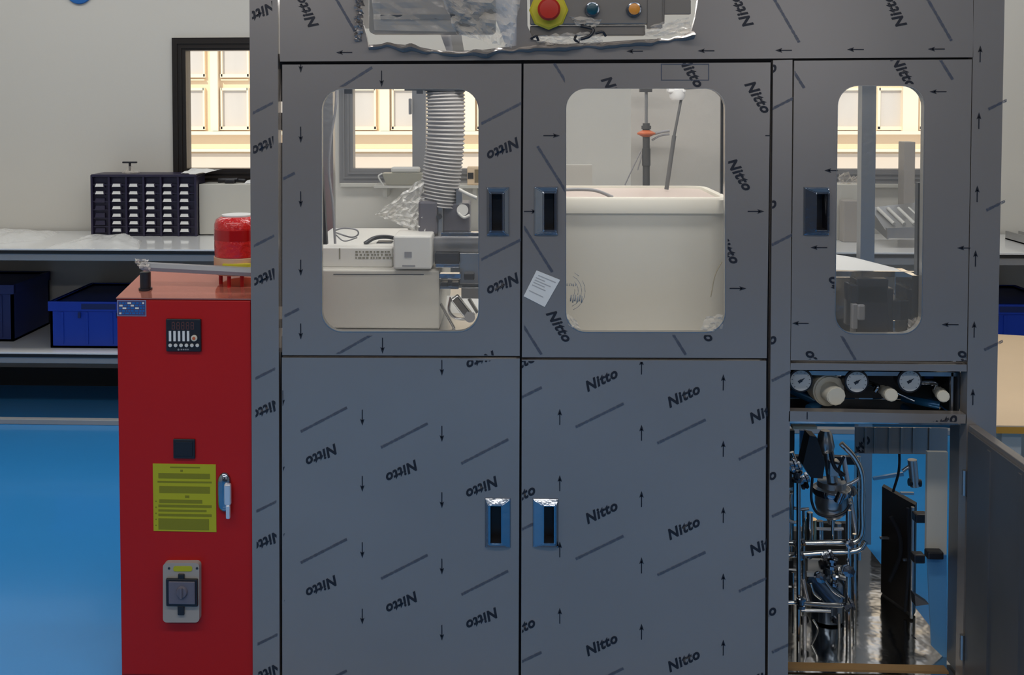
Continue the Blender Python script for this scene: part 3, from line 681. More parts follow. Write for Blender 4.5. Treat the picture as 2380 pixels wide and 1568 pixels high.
# lower left / middle
c = (656, 833, 1205, ybot - 30); h4 = (1127, 1156, 1187, 1272)
mk = [('N', 748 + 186.5 * i, 1058 + 37.5 * i + 305 * j, 207) for i in range(-1, 3) for j in range(-1, 2)] + [('L', 752 + 187 * i, 975 + 37 * i + 305 * j, 28) for i in range(-1, 3) for j in range(0, 3)] + [('N', 1120, 828, 207)] + \
     [('A', 842, 970 + 154 * j, 270) for j in range(-1, 4)] + [('A', 1027, 1008 + 154 * j, 270) for j in range(-1, 4)] + [('A', 657, 925 + 155 * j, 270) for j in range(4)]
mk = [m for m in mk if not (m[0] == 'N' and m[2] < 900 and m[1] < 1000) and not (m[0] == 'N' and abs(m[1] - 1121) < 3 and m[2] < 900)] + [('N', 1122, 833, 207)]
d4 = panel('lower_door', LL, [hole_for(*h4)], mk, clip=c); handle(d4, *h4, 1140, 1165)
h5 = (1238, 1157, 1298, 1272)
mk = [('N', 1397 + 191 * i, 882 + 37 * i + 307.5 * j, 27) for i in range(-1, 3) for j in range(0, 3)] + [('L', 1393 + 190 * i, 965 + 37.5 * i + 307 * j, 27) for i in range(-1, 3) for j in range(-1, 3)] + \
     [('A', 1301 + 190 * i, 968 + 37 * i + 154 * j, 90) for i in range(3) for j in range(-1, 5)]
mk = [m for m in mk if not (m[0] == 'L' and m[2] < 910 and m[1] > 1300) and not (m[0] == 'A' and m[2] < 840) and not (m[0] == 'A' and abs(m[1] - 1301) < 2 and m[2] < 900)]
d5 = panel('lower_door', [(1213, 836), (1781, 838), (1778, ybot - 30), (1211, ybot - 30)], [hole_for(*h5)], mk, clip=(1213, 838, 1779, ybot - 30)); handle(d5, *h5, 1264, 1287)
# rails under the right door
panel('cross_rail', [(1838, 844), (2247, 847), (2247, 863), (1837, 859)], [], [], thick=.03)
panel('cross_rail', [(1834, 955), (2245, 963), (2244, 984), (1833, 979)], [], [('N', 2185, 985, 27, (1840, 959, 2240, 980)), ('A', 1876, 955, 90, (1840, 957, 2240, 979))], thick=.03)
# plinth and skeleton behind the seams
xL, xR = P(584, 1500).x + .0, P(2300, 1500).x
bm = B(); bx(bm, xL + .004, xR, .02, .95, .0, P(0, ybot, 0).z, b=.003); obj('plinth', bm, M['darksteel'], mc)
bm = B(); pbox(bm, 590, ybot - 28, 2300, ybot - 2, .0, .04); obj('bottom_rail', bm, M['film'], mc)
bm = B(); pbox(bm, 1200, 120, 1226, 1610, .024, .025)
pbox(bm, 1775, 146, 1800, 1610, .024, .016); pbox(bm, 1832, 146, 1850, 850, .045, .02); pbox(bm, 650, 818, 1790, 842, .025, .022); pbox(bm, 648, 125, 2262, 155, .025, .022); pbox(bm, 2240, 130, 2275, 860, .042, .02)
for y0, y1 in ((156, 236), (262, 302), (332, 712), (742, 762), (782, 1610)): pbox(bm, 640, y0, 664, y1, .041, .01)
obj('seam_gasket', bm, M['seam'], mc)
xa, xb = xL + .02, P(2262, 700).x
YM = .92
bm = B()
for x in (xa, P(2003, 300, YM - .04).x): bx(bm, x, x + .044, YM - .04, YM, .03, 1.85)
for z in (.035, 1.83): bx(bm, xa, xb, YM - .04, YM, z, z + .035)
bx(bm, P(1797, 700, YM).x, P(1830, 700, YM).x, YM - .04, YM, .03, 1.84)
for z in (.04, .83, 1.81): 
    bx(bm, xa, xa + .035, .045, YM, z, z + .035)
obj('rear_frame', bm, M['steel'], mc)
zdeck = .848
bm = B(); bx(bm, xa, P(1790, 800, .1).x, .05, YM, zdeck - .012, zdeck); obj('deck', bm, M['steel'], mc)
bm = B(); bx(bm, xa, xb + .02, .03, YM, 1.865, 1.875); obj('roof_panel', bm, M['steel'], mc)
bm = B(); bx(bm, xa, P(1790, 800, .1).x, YM - .006, YM, .05, zdeck - .012); obj('rear_panel', bm, M['darksteel'], mc)
bm = B(); bx(bm, P(1797, 1000, .3).x - .05, P(1797, 1000, .3).x - .04, .05, YM - .05, .05, zdeck - .012); obj('partition', bm, M['darksteel'], mc)
bm = B(); bx(bm, P(1806, 1500, .1).x, xb + .03, .05, YM, .036, .044); obj('base_tray', bm, M['mirror'], mc)
bm = B(); bx(bm, xb + .0, xb + .01, .042, .125, .05, .70); obj('side_panel', bm, M['skin'], mc)

# ---- gauge bay
x0g, x1g = P(1836, 900).x - .01, P(2247, 900).x
zg1, zg0 = P(0, 866, 0).z, P(0, 955, 0).z
bm = B(); bx(bm, x0g, x1g, .20, .205, zg0, zg1 + .06); bx(bm, x0g, x1g, .03, .205, zg1 + .045, zg1 + .05); bx(bm, x1g - .005, x1g, .04, .2, zg0, zg1 + .03); obj('gauge_bay', bm, M['darksteel'], mc)
bm = B(); bx(bm, x0g, x1g - .006, .012, .20, zg0 - .012, zg0 - .002, b=.002); obj('gauge_shelf', bm, M['mirror'], mc)
bm = B(); pbox(bm, 2211, 866, 2215, 955, .05, .01); obj('bay_bracket', bm, M['steel'], mc); bm = B(); pbox(bm, 2150, 868, 2185, 880, .19, .005, 1); obj('blue_tag', bm, [M['steel'], M['signblue']], mc)
for gx, gy in ((1860, 883), (1990, 886), (2113, 884)):
    Yg = .05; c = P(gx, gy, Yg); bm = B(); r = 24 * S(Yg)
    lathe(bm, [(r * .5, -.10), (r * .5, -.03), (r * 1.12, -.028), (r * 1.2, 0), (r * 1.14, .004), (r * 1.0, .0045)], c, (0, -1, 0)); g = obj('pressure_gauge', bm, M['black'], mc)
    bm = B(); lathe(bm, [(r * .98, 0), (r * .98, .0055), (0, .0055)], c, (0, -1, 0))
    dl = obj('dial', bm, M['dial'], g)
    bm = B(); f = c + Vector((0, -.0062, 0)); a = R(35)
    prism(bm, [f + Vector((math.cos(a) * r * .5, 0, math.sin(a) * r * .5)), f + Vector((-math.cos(a + .5) * r * .32, 0, -math.sin(a + .5) * r * .32)), f + Vector((-math.cos(a - .5) * r * .32, 0, -math.sin(a - .5) * r * .32))], (0, .0004, 0))
    cyl(bm, f, f + Vector((0, -.001, 0)), r * .14)
    for k in range(11):
        b2 = R(225 - 27 * k); u = Vector((math.cos(b2), 0, math.sin(b2))); n_ = Vector((-u.z, 0, u.x)) * .0006
        prism(bm, [f + u * r * .78 + n_, f + u * r * .9 + n_, f + u * r * .9 - n_, f + u * r * .78 - n_], (0, .0004, 0))
    obj('needle', bm, M['grayplastic'] if False else M['darksteel'], g)
def regulator(bx0, by0, fx, fy, r1, r2, name):
    a = P(bx0, by0, .12); b_ = P(fx, fy, .03); m_ = a.lerp(b_, .55); bm = B()
    cyl(bm, a, m_, r1, r1, b=.004, seg=32); rg = obj(name, bm, M['regul'], mc)
    bm = B(); cyl(bm, m_, b_, r2, r2 * .96, seg=12, b=.002); obj('adjusting_knob', bm, M['regul'], rg)
regulator(1908, 893, 1944, 921, .040, .0245, 'pressure_regulator')
regulator(2050, 905, 2072, 918, .012, .0165, 'flow_regulator'); regulator(2178, 906, 2193, 921, .012, .015, 'flow_regulator')
bm = B(); tube(bm, [P(2005, 885, .12), P(2030, 893, .1), P(2040, 898, .08), P(2034, 910, .08)], .006); obj('air_fitting', bm, M['chrome'], mc); bm = B(); tube(bm, [P(1880, 872, .15), P(1965, 868, .15)], .009); obj('air_fitting', bm, M['chrome'], mc); bm = B(); tube(bm, [P(2140, 888, .1), P(2175, 890, .1), P(2172, 905, .1)], .008); obj('air_fitting', bm, M['chrome'], mc); bm = B(); tube(bm, [P(2082, 912, .06), P(2125, 932, .05)], .003); obj('air_fitting', bm, M['chrome'], mc)
bm = B(); tube(bm, [P(2100, 925, .17), P(2150, 935, .1), P(2185, 942, .08)], .010); obj('air_hose', bm, M['bluefilm'], mc); bm = B(); tube(bm, [P(1840, 905, .15), P(1900, 935, .12), P(1880, 950, .1)], .012); obj('air_hose', bm, M['bluefilm'], mc)

# ---- open lower right door, swung towards the viewer
hx = P(2250, 985, 0).x; ztop = P(2250, 986, 0).z
bm = B(); bx(bm, hx, hx + .022, -.46, -.004, .05, ztop, b=.0015)
od = obj('open_door', bm, M['film'], mc)
bm = B(); bx(bm, hx - .006, hx - .0005, -.45, -.015, .07, ztop - .012); 
for k in range(3): bx(bm, hx - .010, hx - .006, -.44 + k * .15, -.425 + k * .15, .07, ztop - .02)
obj('door_inner_skin', bm, M['skin'], od)
for z in (.15, .55):
    bm = B(); cyl(bm, (hx - .008, -.004, z - .03), (hx - .008, -.004, z + .03), .006); obj('hinge', bm, M['steel'], od)

# ---- control cluster at the top
Ym = -.025
bm = B(); plate(bm, rrpx(858, -170, 1152, 78, 10, Ym), [], Ym, Ym + .05); mn = obj('monitor', bm, mat('monitor_housing', (.20, .185, .165), .4), mc)
bm = B(); plate(bm, quadpx([(884, -150), (1128, -150), (1128, 34), (884, 34)], Ym), [], Ym - .002, Ym - .0005); obj('screen', bm, mat('monitor_glass', (.19, .17, .155), .18, spec=.8), mn)
bm = B(); pbox(bm, 884, 34, 1128, 44, Ym - .006, .006, b=.001); obj('screen_ledge', bm, M['darksteel'], mn)
bm = B(); sheet(bm, [P(1010, -40, Ym - .03), P(1215, -40, Ym - .02), P(1190, 112, Ym - .02), P(1060, 80, Ym - .012)], 22, 18, .018, 7, 3, edge=.004); sheet(bm, [P(862, -30, Ym - .012), P(1020, -40, Ym - .012), P(1060, 74, Ym - .008), P(870, 70, Ym - .008)], 10, 8, .006, 4, 6)
obj('plastic_wrap', bm, M['plastic'], mn)
bm = B(); prism(bm, [P(1160, -160, .01), P(1204, -160, .01), P(1204, 116, .01), P(1180, 118, .01), P(1150, 40, .01)], (0, .003, 0)); prism(bm, [P(1020, 70, .06), P(1046, 70, .06), P(1062, 125, .06), P(1040, 125, .06)], (0, .02, 0)); obj('polished_bracket', bm, M['latchsteel'], mc)
bm = B(); prism(bm, [P(1046, 78, .05), P(1072, 78, .05), P(1080, 125, .05), P(1054, 125, .05)], (0, .003, 0)); obj('reflection_strip', bm, M['paper'], mc); bm = B(); pbox(bm, 830, -100, 858, 66, .05, .004); obj('reflection_strip', bm, M['paper'], mc)  # white pieces stand in for bright reflections in the cut-away
bm = B(); pbox(bm, 1232, -150, 1545, 56, .0, .03, b=.003); pbox(bm, 1232, 60, 1500, 82, .01, .03, b=.002); pbox(bm, 1505, -60, 1540, 66, -.004, .02, b=.002); pbox(bm, 1543, -80, 1606, 33, .004, .02, b=.002); bb = obj('button_plate', bm, mat('button_plate_steel', (.20, .18, .16), .35, .4, bump=.1, bscale=8), mc)
c = P(1275, 24, 0); bm = B(); lathe(bm, [(.047, 0), (.047, .006), (.042, .010), (0, .010)], c, (0, -1, 0), seg=8); es = obj('emergency_stop', bm, M['yrim'], mc)
bm = B(); lathe(bm, [(.012, .01), (.012, .024), (.026, .026), (.027, .032), (.022, .038), (0, .040)], c, (0, -1, 0)); obj('mushroom_button', bm, M['estop'], es)
for bxp, byp, mm in ((1376, 22, 'teal'), (1473, 22, 'amber')):
    c = P(bxp, byp, 0); bm = B(); lathe(bm, [(.0185, 0), (.0185, .008), (.0165, .012), (.013, .0125)], c, (0, -1, 0)); pb = obj('push_button', bm, M['chrome'], mc)
    bm = B(); lathe(bm, [(.0135, .008), (.0135, .014), (.011, .0155), (0, .016)], c, (0, -1, 0)); obj('button_cap', bm, M[mm], pb)
bm = B(); sheet(bm, [P(1320, 40, -.01), P(1400, 45, -.02), P(1385, 62, -.014), P(1345, 62, -.006)], 9, 6, .01, 5, 12, edge=.004)
obj('crumpled_film', bm, M['plastic'], mc); bm = B(); sheet(bm, [P(1500, 60, -.01), P(1600, 40, -.015), P(1612, 74, -.006), P(1498, 88, -.01)], 12, 7, .014, 5, 14, edge=.004)
obj('crumpled_film', bm, M['plastic'], mc); bm = B(); sheet(bm, [P(1240, 84, -.01), P(1400, 74, -.016), P(1400, 104, -.006), P(1250, 106, -.004)], 18, 7, .014, 7, 17, edge=.005)
obj('crumpled_film', bm, M['plastic'], mc)
bm = B(); tube(bm, [P(1350, 60, -.004), P(1378, 68, -.012), P(1370, 84, -.014), P(1345, 92, -.008)], .004); obj('cable', bm, M['black'], mc); bm = B(); tube(bm, [P(1384, 78, -.01), P(1400, 74, -.014), P(1408, 84, -.01)], .003); obj('cable', bm, M['black'], mc); bm = B(); tube(bm, [P(1340, 80, -.004), P(1336, 92, -.012), P(1346, 98, -.006)], .003); obj('cable', bm, M['black'], mc); bm = B(); tube(bm, [P(1234, 90, -.004), P(1246, 84, -.01), P(1252, 96, -.004)], .003); obj('cable', bm, M['black'], mc)

# ---- upper chamber, left window
inst = thing('white_instrument', 'white instrument cabinet behind the left machine window', 'instrument', (P(890, 800, .3).x, .5, zdeck))
Yi = .28
bm = B(); q0, q1 = P(700, 627, Yi), P(1021, 627, Yi); bx(bm, q0.x, q1.x, Yi, .80, zdeck + .001, q0.z, b=.004); obj('cabinet_body', bm, M['warmwhite'], inst)
bm = B(); a, b_ = P(775, 636, Yi), P(985, 639, Yi); bx(bm, a.x, b_.x, Yi - .001, Yi + .002, b_.z, a.z); obj('groove', bm, M['darksteel'], inst)
bm = B(); bx(bm, q0.x, P(912, 600, Yi + .05).x, Yi + .05, .78, q0.z, P(0, 572, Yi + .05).z, b=.003); up = obj('upper_unit', bm, M['white'], inst)
bm = B(); pbox(bm, 788, 577, 791, 602, Yi + .049, .001); rnd = random.Random(9)
for k in range(3):
    x = 826
    while x < 908:
        w = rnd.uniform(3, 8); pbox(bm, x, 583 + k * 7, x + w, 587 + k * 7, Yi + .049, .001); x += w + rnd.uniform(2, 5)
obj('printed_text', bm, mat('olive_text', (.20, .19, .14), .6), up)
bm = B(); pbox(bm, 914, 548, 1003, 626, Yi - .02, .14, b=.005); pbox(bm, 940, 585, 957, 598, Yi - .021, .002, 1); pbox(bm, 935, 616, 965, 619, Yi - .021, .002, 1); obj('sample_block', bm, [M['white'], M['grayplastic']], inst)
bm = B(); c = P(885, 560, .45); tube(bm, [P(848, 566, .40), P(870, 553, .42), P(895, 550, .44), P(918, 553, .46)], .006); bx(bm, c.x - .01, c.x + .035, .42, .47, P(0, 566, .45).z, P(0, 556, .45).z, b=.004); 
obj('black_probe', bm, M['black'], inst)
# corrugated hose
Yh = .42; path = [P(1034, 190, Yh), P(1036, 260, Yh), P(1034, 340, Yh), P(1026, 410, Yh), P(1016, 476, Yh)]
n_ring = 34; ps = spline(path, 68)
bm = B(); tube(bm, ps, .05, seg=28, n=1, rf=lambda i, n: (44 + 2.2 * math.cos(i * 2 * math.pi / 8)) * S(Yh)); obj('corrugated_hose', bm, M['hose'], mc)
bm = B(); tube(bm, [P(1034, 205, Yh), P(1034, 212, Yh)], 48 * S(Yh), n=1, seg=28); pbox(bm, 940, 201, 1113, 210, Yh - .05, .03); pbox(bm, 800, 205, 818, 218, .3, .02); pbox(bm, 968, 205, 982, 218, .3, .02); obj('hose_clamp', bm, M['darksteel'], mc)
bm = B(); pbox(bm, 972, 468, 1016, 545, Yh - .06, .12, b=.006); pbox(bm, 1016, 475, 1030, 560, Yh - .04, .06, 1, b=.003); pbox(bm, 1028, 472, 1092, 540, Yh - .03, .10, b=.006); pbox(bm, 1060, 440, 1074, 476, Yh - .03, .03, 1); cyl(bm, P(1021, 503, Yh - .06), P(1021, 503, Yh - .03), .008, mi=2); obj('spindle_motor', bm, [mat('motor_grey', (.10, .095, .11), .35, var=.2), M['steel'], M['black']], mc)
bm = B(); cyl(bm, P(1075, 488, Yh - .05), P(1075, 488, Yh - .03), .016); tube(bm, [P(1066, 440, Yh - .04), P(1085, 450, Yh - .04), P(1108, 460, Yh - .04)], .005); tube(bm, [P(1065, 495, Yh - .05), P(1078, 505, Yh - .05), P(1092, 500, Yh - .05)], .004); obj('motor_fitting', bm, M['white'], mc)
bm = B(); t_ = bmesh.new(); tl, tr, bl = P(985, 410, Yh - .03), P(990, 548, Yh - .06), P(874, 498, Yh); n = 16; rows_ = []
for i in range(n + 1):
    a, b_ = bl.lerp(tl, i / n), bl.lerp(tr, i / n); rows_.append([t_.verts.new(a.lerp(b_, j / n) + Vector((0, (noise.noise(Vector((i * .9, j * .7, 0))) * .035), noise.noise(Vector((i * .5, j * .5, 4))) * .006))) for j in range(n + 1)])
for i in range(n):
    for j in range(n): t_.faces.new((rows_[i][j], rows_[i][j + 1], rows_[i + 1][j + 1], rows_[i + 1][j]))
bmesh.ops.remove_doubles(t_, verts=t_.verts[:], dist=1e-5); add(bm, t_)
tag(recenter(obj('plastic_film', bm, mat('crinkled_film', (.85, .84, .80), .12, alpha=.42, bump=.5, bscale=30))), 'crinkled clear plastic film hanging beside the hose in left window', 'plastic film')
# slide mechanism
bm = B()
for x0, y0, x1, y1, Y, d, mi in ((1024, 540, 1125, 550, .30, .03, 1), (1005, 552, 1125, 586, .34, .1, 0), (1010, 588, 1066, 614, .30, .08, 2), (1012, 613, 1068, 622, .27, .03, 1), (1068, 588, 1120, 660, .32, .05, 3), (1020, 636, 1072, 648, .28, .03, 1), (1010, 650, 1125, 664, .33, .08, 0), (1020, 664, 1066, 672, .30, .03, 1), (1024, 656, 1040, 666, .27, .03, 2), (1050, 656, 1066, 666, .27, .03, 2), (1072, 668, 1125, 694, .31, .05, 3), (1078, 636, 1102, 650, .30, .03, 2)):
    pbox(bm, x0, y0, x1, y1, Y, d, mi, b=.0015)
obj('linear_slide', bm, [M['grayplastic'], M['chrome'], M['black'], M['steel']], mc)
bm = B(); prism(bm, [P(1022, 690, .62), P(1145, 690, .62), P(1155, 800, .32), P(1022, 800, .32)], (0, 0, .004)); obj('white_backplate', bm, M['paper'], mc)  # plate shaped with an upward tilt to catch light and look bright
bm = B(); tube(bm, [P(1048, 690, .28), P(1044, 720, .28), P(1058, 738, .28), P(1085, 740, .28), P(1102, 728, .28)], .004); bx(bm, *(lambda a: (a.x - .012, a.x + .012, .26, .285, a.z - .035, a.z + .035))(P(1074, 712, .28)), rot=Matrix.Rotation(R(-38), 3, 'Y'), b=.004); tube(bm, [P(1024, 705, .3), P(1056, 762, .3)], .004); tube(bm, [P(1090, 694, .3), P(1110, 726, .3)], .005); cyl(bm, P(1092, 737, .28), P(1092, 737, .25), .014, mi=1); obj('gripper', bm, [M['mirror'], M['grayplastic']], mc)
# cable at the left of the window
bm = B(); tube(bm, [P(782, 195, .35), P(780, 250, .35), P(768, 330, .35), P(765, 400, .35), P(774, 480, .35), P(779, 566, .35)], .0035); obj('cable', bm, M['grayplastic'], mc); bm = B(); tube(bm, [P(778, 535, .35), P(800, 530, .35), P(828, 534, .35), P(832, 545, .36), P(815, 551, .36), P(780, 540, .35)], .0022); tube(bm, [P(780, 545, .35), P(800, 560, .36), P(830, 552, .35)], .0018); obj('cable', bm, M['grayplastic'], mc)
bm = B(); prism(bm, [P(740, 360, .10), P(749, 390, .10), P(760, 568, .10), P(740, 568, .10)], (0, .02, 0)); obj('black_strip', bm, M['black'], mc)
# items on the sill seen through the left window
zs_ = WINS[1][3] + .001
t = thing('sample_basket', 'pale translucent basket on the window ledge behind the hose', 'basket', (P(940, 420, 2.6).x, 2.68, .9))
c = P(938, 430, 2.66); w = 48 * S(2.66)
bm = B(); prism(bm, [(c.x - w * .8, 2.62, P(0, 428, 2.62).z), (c.x + w * .8, 2.62, P(0, 428, 2.62).z), (c.x + w, 2.62, P(0, 402, 2.62).z), (c.x - w, 2.62, P(0, 402, 2.62).z)], (0, .10, 0)); obj('basket_body', bm, mat('olive_translucent', (.42, .40, .32), .4, alpha=.75), t)
bm = B(); tube(bm, [(c.x - w, 2.615, c.z + .06), (c.x - w * 1.15, 2.60, c.z + .045), (c.x - w * .9, 2.605, c.z)], .004); bx(bm, c.x - w * .6, c.x + w * .8, 2.64, 2.70, P(0, 402, 2.62).z, P(0, 388, 2.62).z, b=.01); obj('basket_rim', bm, M['white'], t)
t['_'] = 0; del t['_']
bs = thing('wall_ledge', 'narrow pale ledge below the middle window carrying the basket', 'shelf', (c.x, 2.7, .9))
bm = B(); zz = P(0, 429, 2.62).z; bx(bm, c.x - .14, c.x + .40, 2.6, YW, zz - .012, zz - .0005); obj('ledge_board', bm, M['warmwhite'], bs)
bm = B(); bx(bm, c.x - .10, c.x - .08, 2.64, YW, zz - .06, zz - .012); bx(bm, c.x + .34, c.x + .36, 2.64, YW, zz - .06, zz - .012); obj('ledge_bracket', bm, M['warmwhite'], bs)
bm = B(); a = P(1086, 388, 2.65); b_ = P(1118, 428, 2.65); bx(bm, a.x, b_.x, 2.65, 2.72, zz, a.z, b=.002); bx(bm, a.x + .002, a.x + .03, 2.648, 2.65, zz + .03, zz + .06, 1); bx(bm, a.x + .036, b_.x - .003, 2.648, 2.65, zz + .012, a.z - .012, 2)
tag(recenter(obj('small_carton', bm, [M['board'], M['frame'], mat('brown_carton', (.22, .16, .08), .7)])), 'small brown carton on the ledge at the right of the left window', 'carton')

# ---- upper chamber, middle window: tank
tk = thing('cream_tank', 'large cream plastic tank filling the middle machine window', 'tank', (P(1500, 800, .4).x, .45, zdeck))
def rloop(x0, x1, y0, y1, r, z, n=6):
    out = []
    for cx, cy, a0 in ((x1 - r, y0 + r, -90), (x1 - r, y1 - r, 0), (x0 + r, y1 - r, 90), (x0 + r, y0 + r, 180)):
        for k in range(n + 1): a = R(a0 + 90 * k / n); out.append(Vector((cx + r * math.cos(a), cy + r * math.sin(a), z)))
    return out
def loft(bm, loops, mi=0, cap0=True, cap1=True):
    t = bmesh.new(); rs = [[t.verts.new(p) for p in l] for l in loops]
    for a, b_ in zip(rs, rs[1:]):
        for k in range(len(a)): f = t.faces.new((a[k], a[(k + 1) % len(a)], b_[(k + 1) % len(a)], b_[k])); f.smooth = True
    if cap0: t.faces.new(rs[0][::-1])
    if cap1: t.faces.new(rs[-1])
    bmesh.ops.recalc_face_normals(t, faces=t.faces[:]); add(bm, t, mi)
Yt = .22; a = P(1270, 459, Yt); b_ = P(1702, 459, Yt); z1 = a.z; z0 = P(0, 495, Yt).z; x0, x1 = a.x, b_.x; yb = .62
bm = B(); e = .006
loft(bm, [rloop(x0 + e, x1 - e, Yt + e, yb - e, .05, zdeck + .001), rloop(x0 + e, x1 - e, Yt + e, yb - e, .05, z0), rloop(x0, x1, Yt, yb, .05, z0 + .004), rloop(x0, x1, Yt, yb, .05, z1 - .006), rloop(x0 + .004, x1 - .004, Yt + .004, yb - .004, .05, z1), rloop(x0 + .02, x1 - .02, Yt + .02, yb - .02, .04, z1), rloop(x0 + .024, x1 - .024, Yt + .024, yb - .024, .04, z1 - .02)])
obj('tank_body', bm, M['cream'], tk)
bm = B(); loft(bm, [rloop(x0 + .025, x1 - .025, Yt + .025, yb - .025, .04, z1 - .012), rloop(x0 + .025, x1 - .025, Yt + .025, yb - .025, .04, z1 - .006)]); obj('tank_lid', bm, mat('rosy_lid', (.60, .50, .44), .35), tk)
bm = B(); tube(bm, [P(1290, 442, .24), P(1340, 440, .26), P(1385, 443, .27), P(1424, 458, .28)], .0045); tag(recenter(obj('grey_cable', bm, M['grayplastic'])), 'grey cable lying over the rim of the cream tank', 'cable')
# stirrer and things behind tank
bm = B(); x = P(1502, 300, .72); cyl(bm, P(1502, 190, .72), P(1502, 296, .72), .005, mi=1); cyl(bm, P(1502, 286, .72), P(1502, 470, .72), .011); pbox(bm, 1488, 200, 1516, 214, .70, .03); cyl(bm, P(1502, 345, .72), P(1502, 385, .72), .013); cyl(bm, P(1502, 292, .72), P(1502, 300, .72), .015); st = obj('stirrer_shaft', bm, [mat('shaft_dark', (.06, .06, .06), .4), M['steel']], mc)
bm = B(); c = P(1502, 310, .72); lathe(bm, [(.008, -.012), (.028, -.002), (.028, .002), (.008, .012)], c); obj('orange_hub', bm, M['copper'], st)
bm = B(); tube(bm, [P(1515, 312, .72), P(1540, 306, .72), P(1556, 304, .72)], .004); tube(bm, [P(1515, 326, .72), P(1535, 315, .72), P(1556, 312, .72)], .003); tube(bm, [P(1490, 350, .72), P(1466, 400, .72), P(1452, 430, .72)], .002); tube(bm, [P(1498, 340, .72), P(1482, 395, .72)], .002); obj('wiring', bm, M['grayplastic'], st)
bm = B(); cyl(bm, P(1584, 226, .5), P(1566, 320, .5), .004); cyl(bm, P(1567, 315, .5), P(1549, 440, .5), .0062); dp = obj('dip_tube', bm, mat('tube_dark', (.10, .10, .10), .4), mc)
bm = B(); c = P(1574, 216, .5); lathe(bm, [(.016, -.02), (.022, -.012), (.024, .01), (.018, .018), (0, .02)], c); bx(bm, c.x - .028, c.x + .022, .48, .52, c.z + .0, c.z + .02, b=.005); obj('tube_cap', bm, M['paper'], dp)
bm = B(); pbox(bm, 1467, 170, 1684, 452, .80, .004); obj('frosted_rear_sheet', bm, M['haze'], mc)
bm = B(); pbox(bm, 1250, 383, 1376, 470, .78, .02); obj('grey_rear_plate', bm, mat('putty', (.48, .46, .42), .6), mc)
bm = B(); pbox(bm, 1681, 215, 1690, 430, .06, .004); pbox(bm, 1676, 215, 1680, 450, .05, .01, 1); obj('edge_strip', bm, [M['paper'], M['darksteel']], mc)
bm = B(); tube(bm, [P(1590, 205, .03), P(1660, 204, .03), P(1684, 222, .03)], .003); obj('wire', bm, mat('brown_wire', (.07, .03, .02), .5), mc)
# smudged stamp and film remains on the pane
bm = B(); Ys = T
for r0 in (18, 26, 34, 42):
    pts = []
    for k in range(9):
        a = R(-70 + 17 * k); pts.append(P(1318 + r0 * math.cos(a), 676 - r0 * math.sin(a) * 1.1, Ys))
    for u, v in zip(pts, pts[1:]):
        if random.random() < .75: cyl(bm, u, v, .0007, seg=5)
for k in range(6): 
    p = P(1326 + 5 * k, 700 + 3 * (k % 2), Ys); cyl(bm, p, p + Vector((.002, 0, .016)), .0016, seg=6)
for k in range(5):
    p = P(1318 + 5 * k, 664, Ys); cyl(bm, p, p + Vector((0, 0, .006)), .0012, seg=6)
obj('pane_stamp', bm, mat('stamp_grey', (.30, .31, .31), .6), d2)
bm = B(); sheet(bm, [P(1640, 738, -.001), P(1679, 730, -.001), P(1680, 768, -.001), P(1628, 770, -.001)], 9, 7, .006, 5, 21, edge=.003); obj('film_remnant', bm, M['plastic'], d2); bm = B(); sheet(bm, [P(1315, 728, -.001), P(1340, 745, -.001), P(1350, 768, -.001), P(1322, 756, -.001)], 6, 5, .005, 5, 22, edge=.003); obj('film_remnant', bm, M['plastic'], d2)
bm = B(); tube(bm, [P(1678, 608, .012), P(1662, 640, .012), P(1652, 690, .012)], .0012); obj('film_crease', bm, mat('crease', (.34, .28, .18), .6), d2)

# ---- right window
dv = thing('black_device', 'black boxy device low behind the narrow right machine window', 'device', (P(2040, 760, .3).x, .4, .7))
bm = B()
zfl = P(0, 792, .30).z
for x0, y0, x1, y1 in ((1992, 648, 2064, 792), (1978, 662, 2064, 705), (2062, 670, 2076, 790), (2074, 697, 2106, 745)): pbox(bm, x0, y0, x1, y1, .30, .15, b=.003)
obj('device_body', bm, mat('device_black', (.012, .014, .024), .35, var=.5, vscale=12), dv)
bm = B(); pbox(bm, 1982, 706, 1994, 765, .29, .02, b=.003); pbox(bm, 1994, 708, 2012, 745, .285, .015, b=.005); obj('device_window', bm, M['grayplastic'], dv)
bm = B(); bx(bm, P(1850, 800, .05).x, P(2245, 800, .05).x, .05, YM - .04, zfl - .01, zfl); obj('deck', bm, M['steel'], mc)
bm = B(); pbox(bm, 1930, 630, 2130, 644, .28, .01); pbox(bm, 1938, 644, 1975, 792, .33, .01); pbox(bm, 2080, 644, 2115, 697, .40, .01); pbox(bm, 2068, 745, 2110, 792, .36, .01); pbox(bm, 2120, 640, 2133, 792, .22, .12); obj('inner_guard', bm, M['mirror'], mc)
bm = B(); prism(bm, [P(1925, 588, .5), P(1985, 598, .48), P(2118, 632, .30), P(1925, 626, .30)], (0, 0, -.004)); obj('white_chute', bm, M['paper'], mc)
bm = B(); pbox(bm, 2134, 425, 2146, 640, .12, .02); pbox(bm, 2141, 560, 2147, 770, .06, .01); obj('guide_bar', bm, M['darksteel'], mc)
bm = B(); sheet(bm, [P(2112, 742, .03), P(2138, 738, .03), P(2140, 772, .03), P(2110, 775, .03)], 6, 6, .006, 5, 31, edge=.003); obj('film_remnant', bm, M['plastic'], d3)
t = thing('stainless_sink_tray', 'angled ribbed steel tray on the bench seen through right window', 'tray', (P(2090, 520, 2.3).x, 2.45, .8))
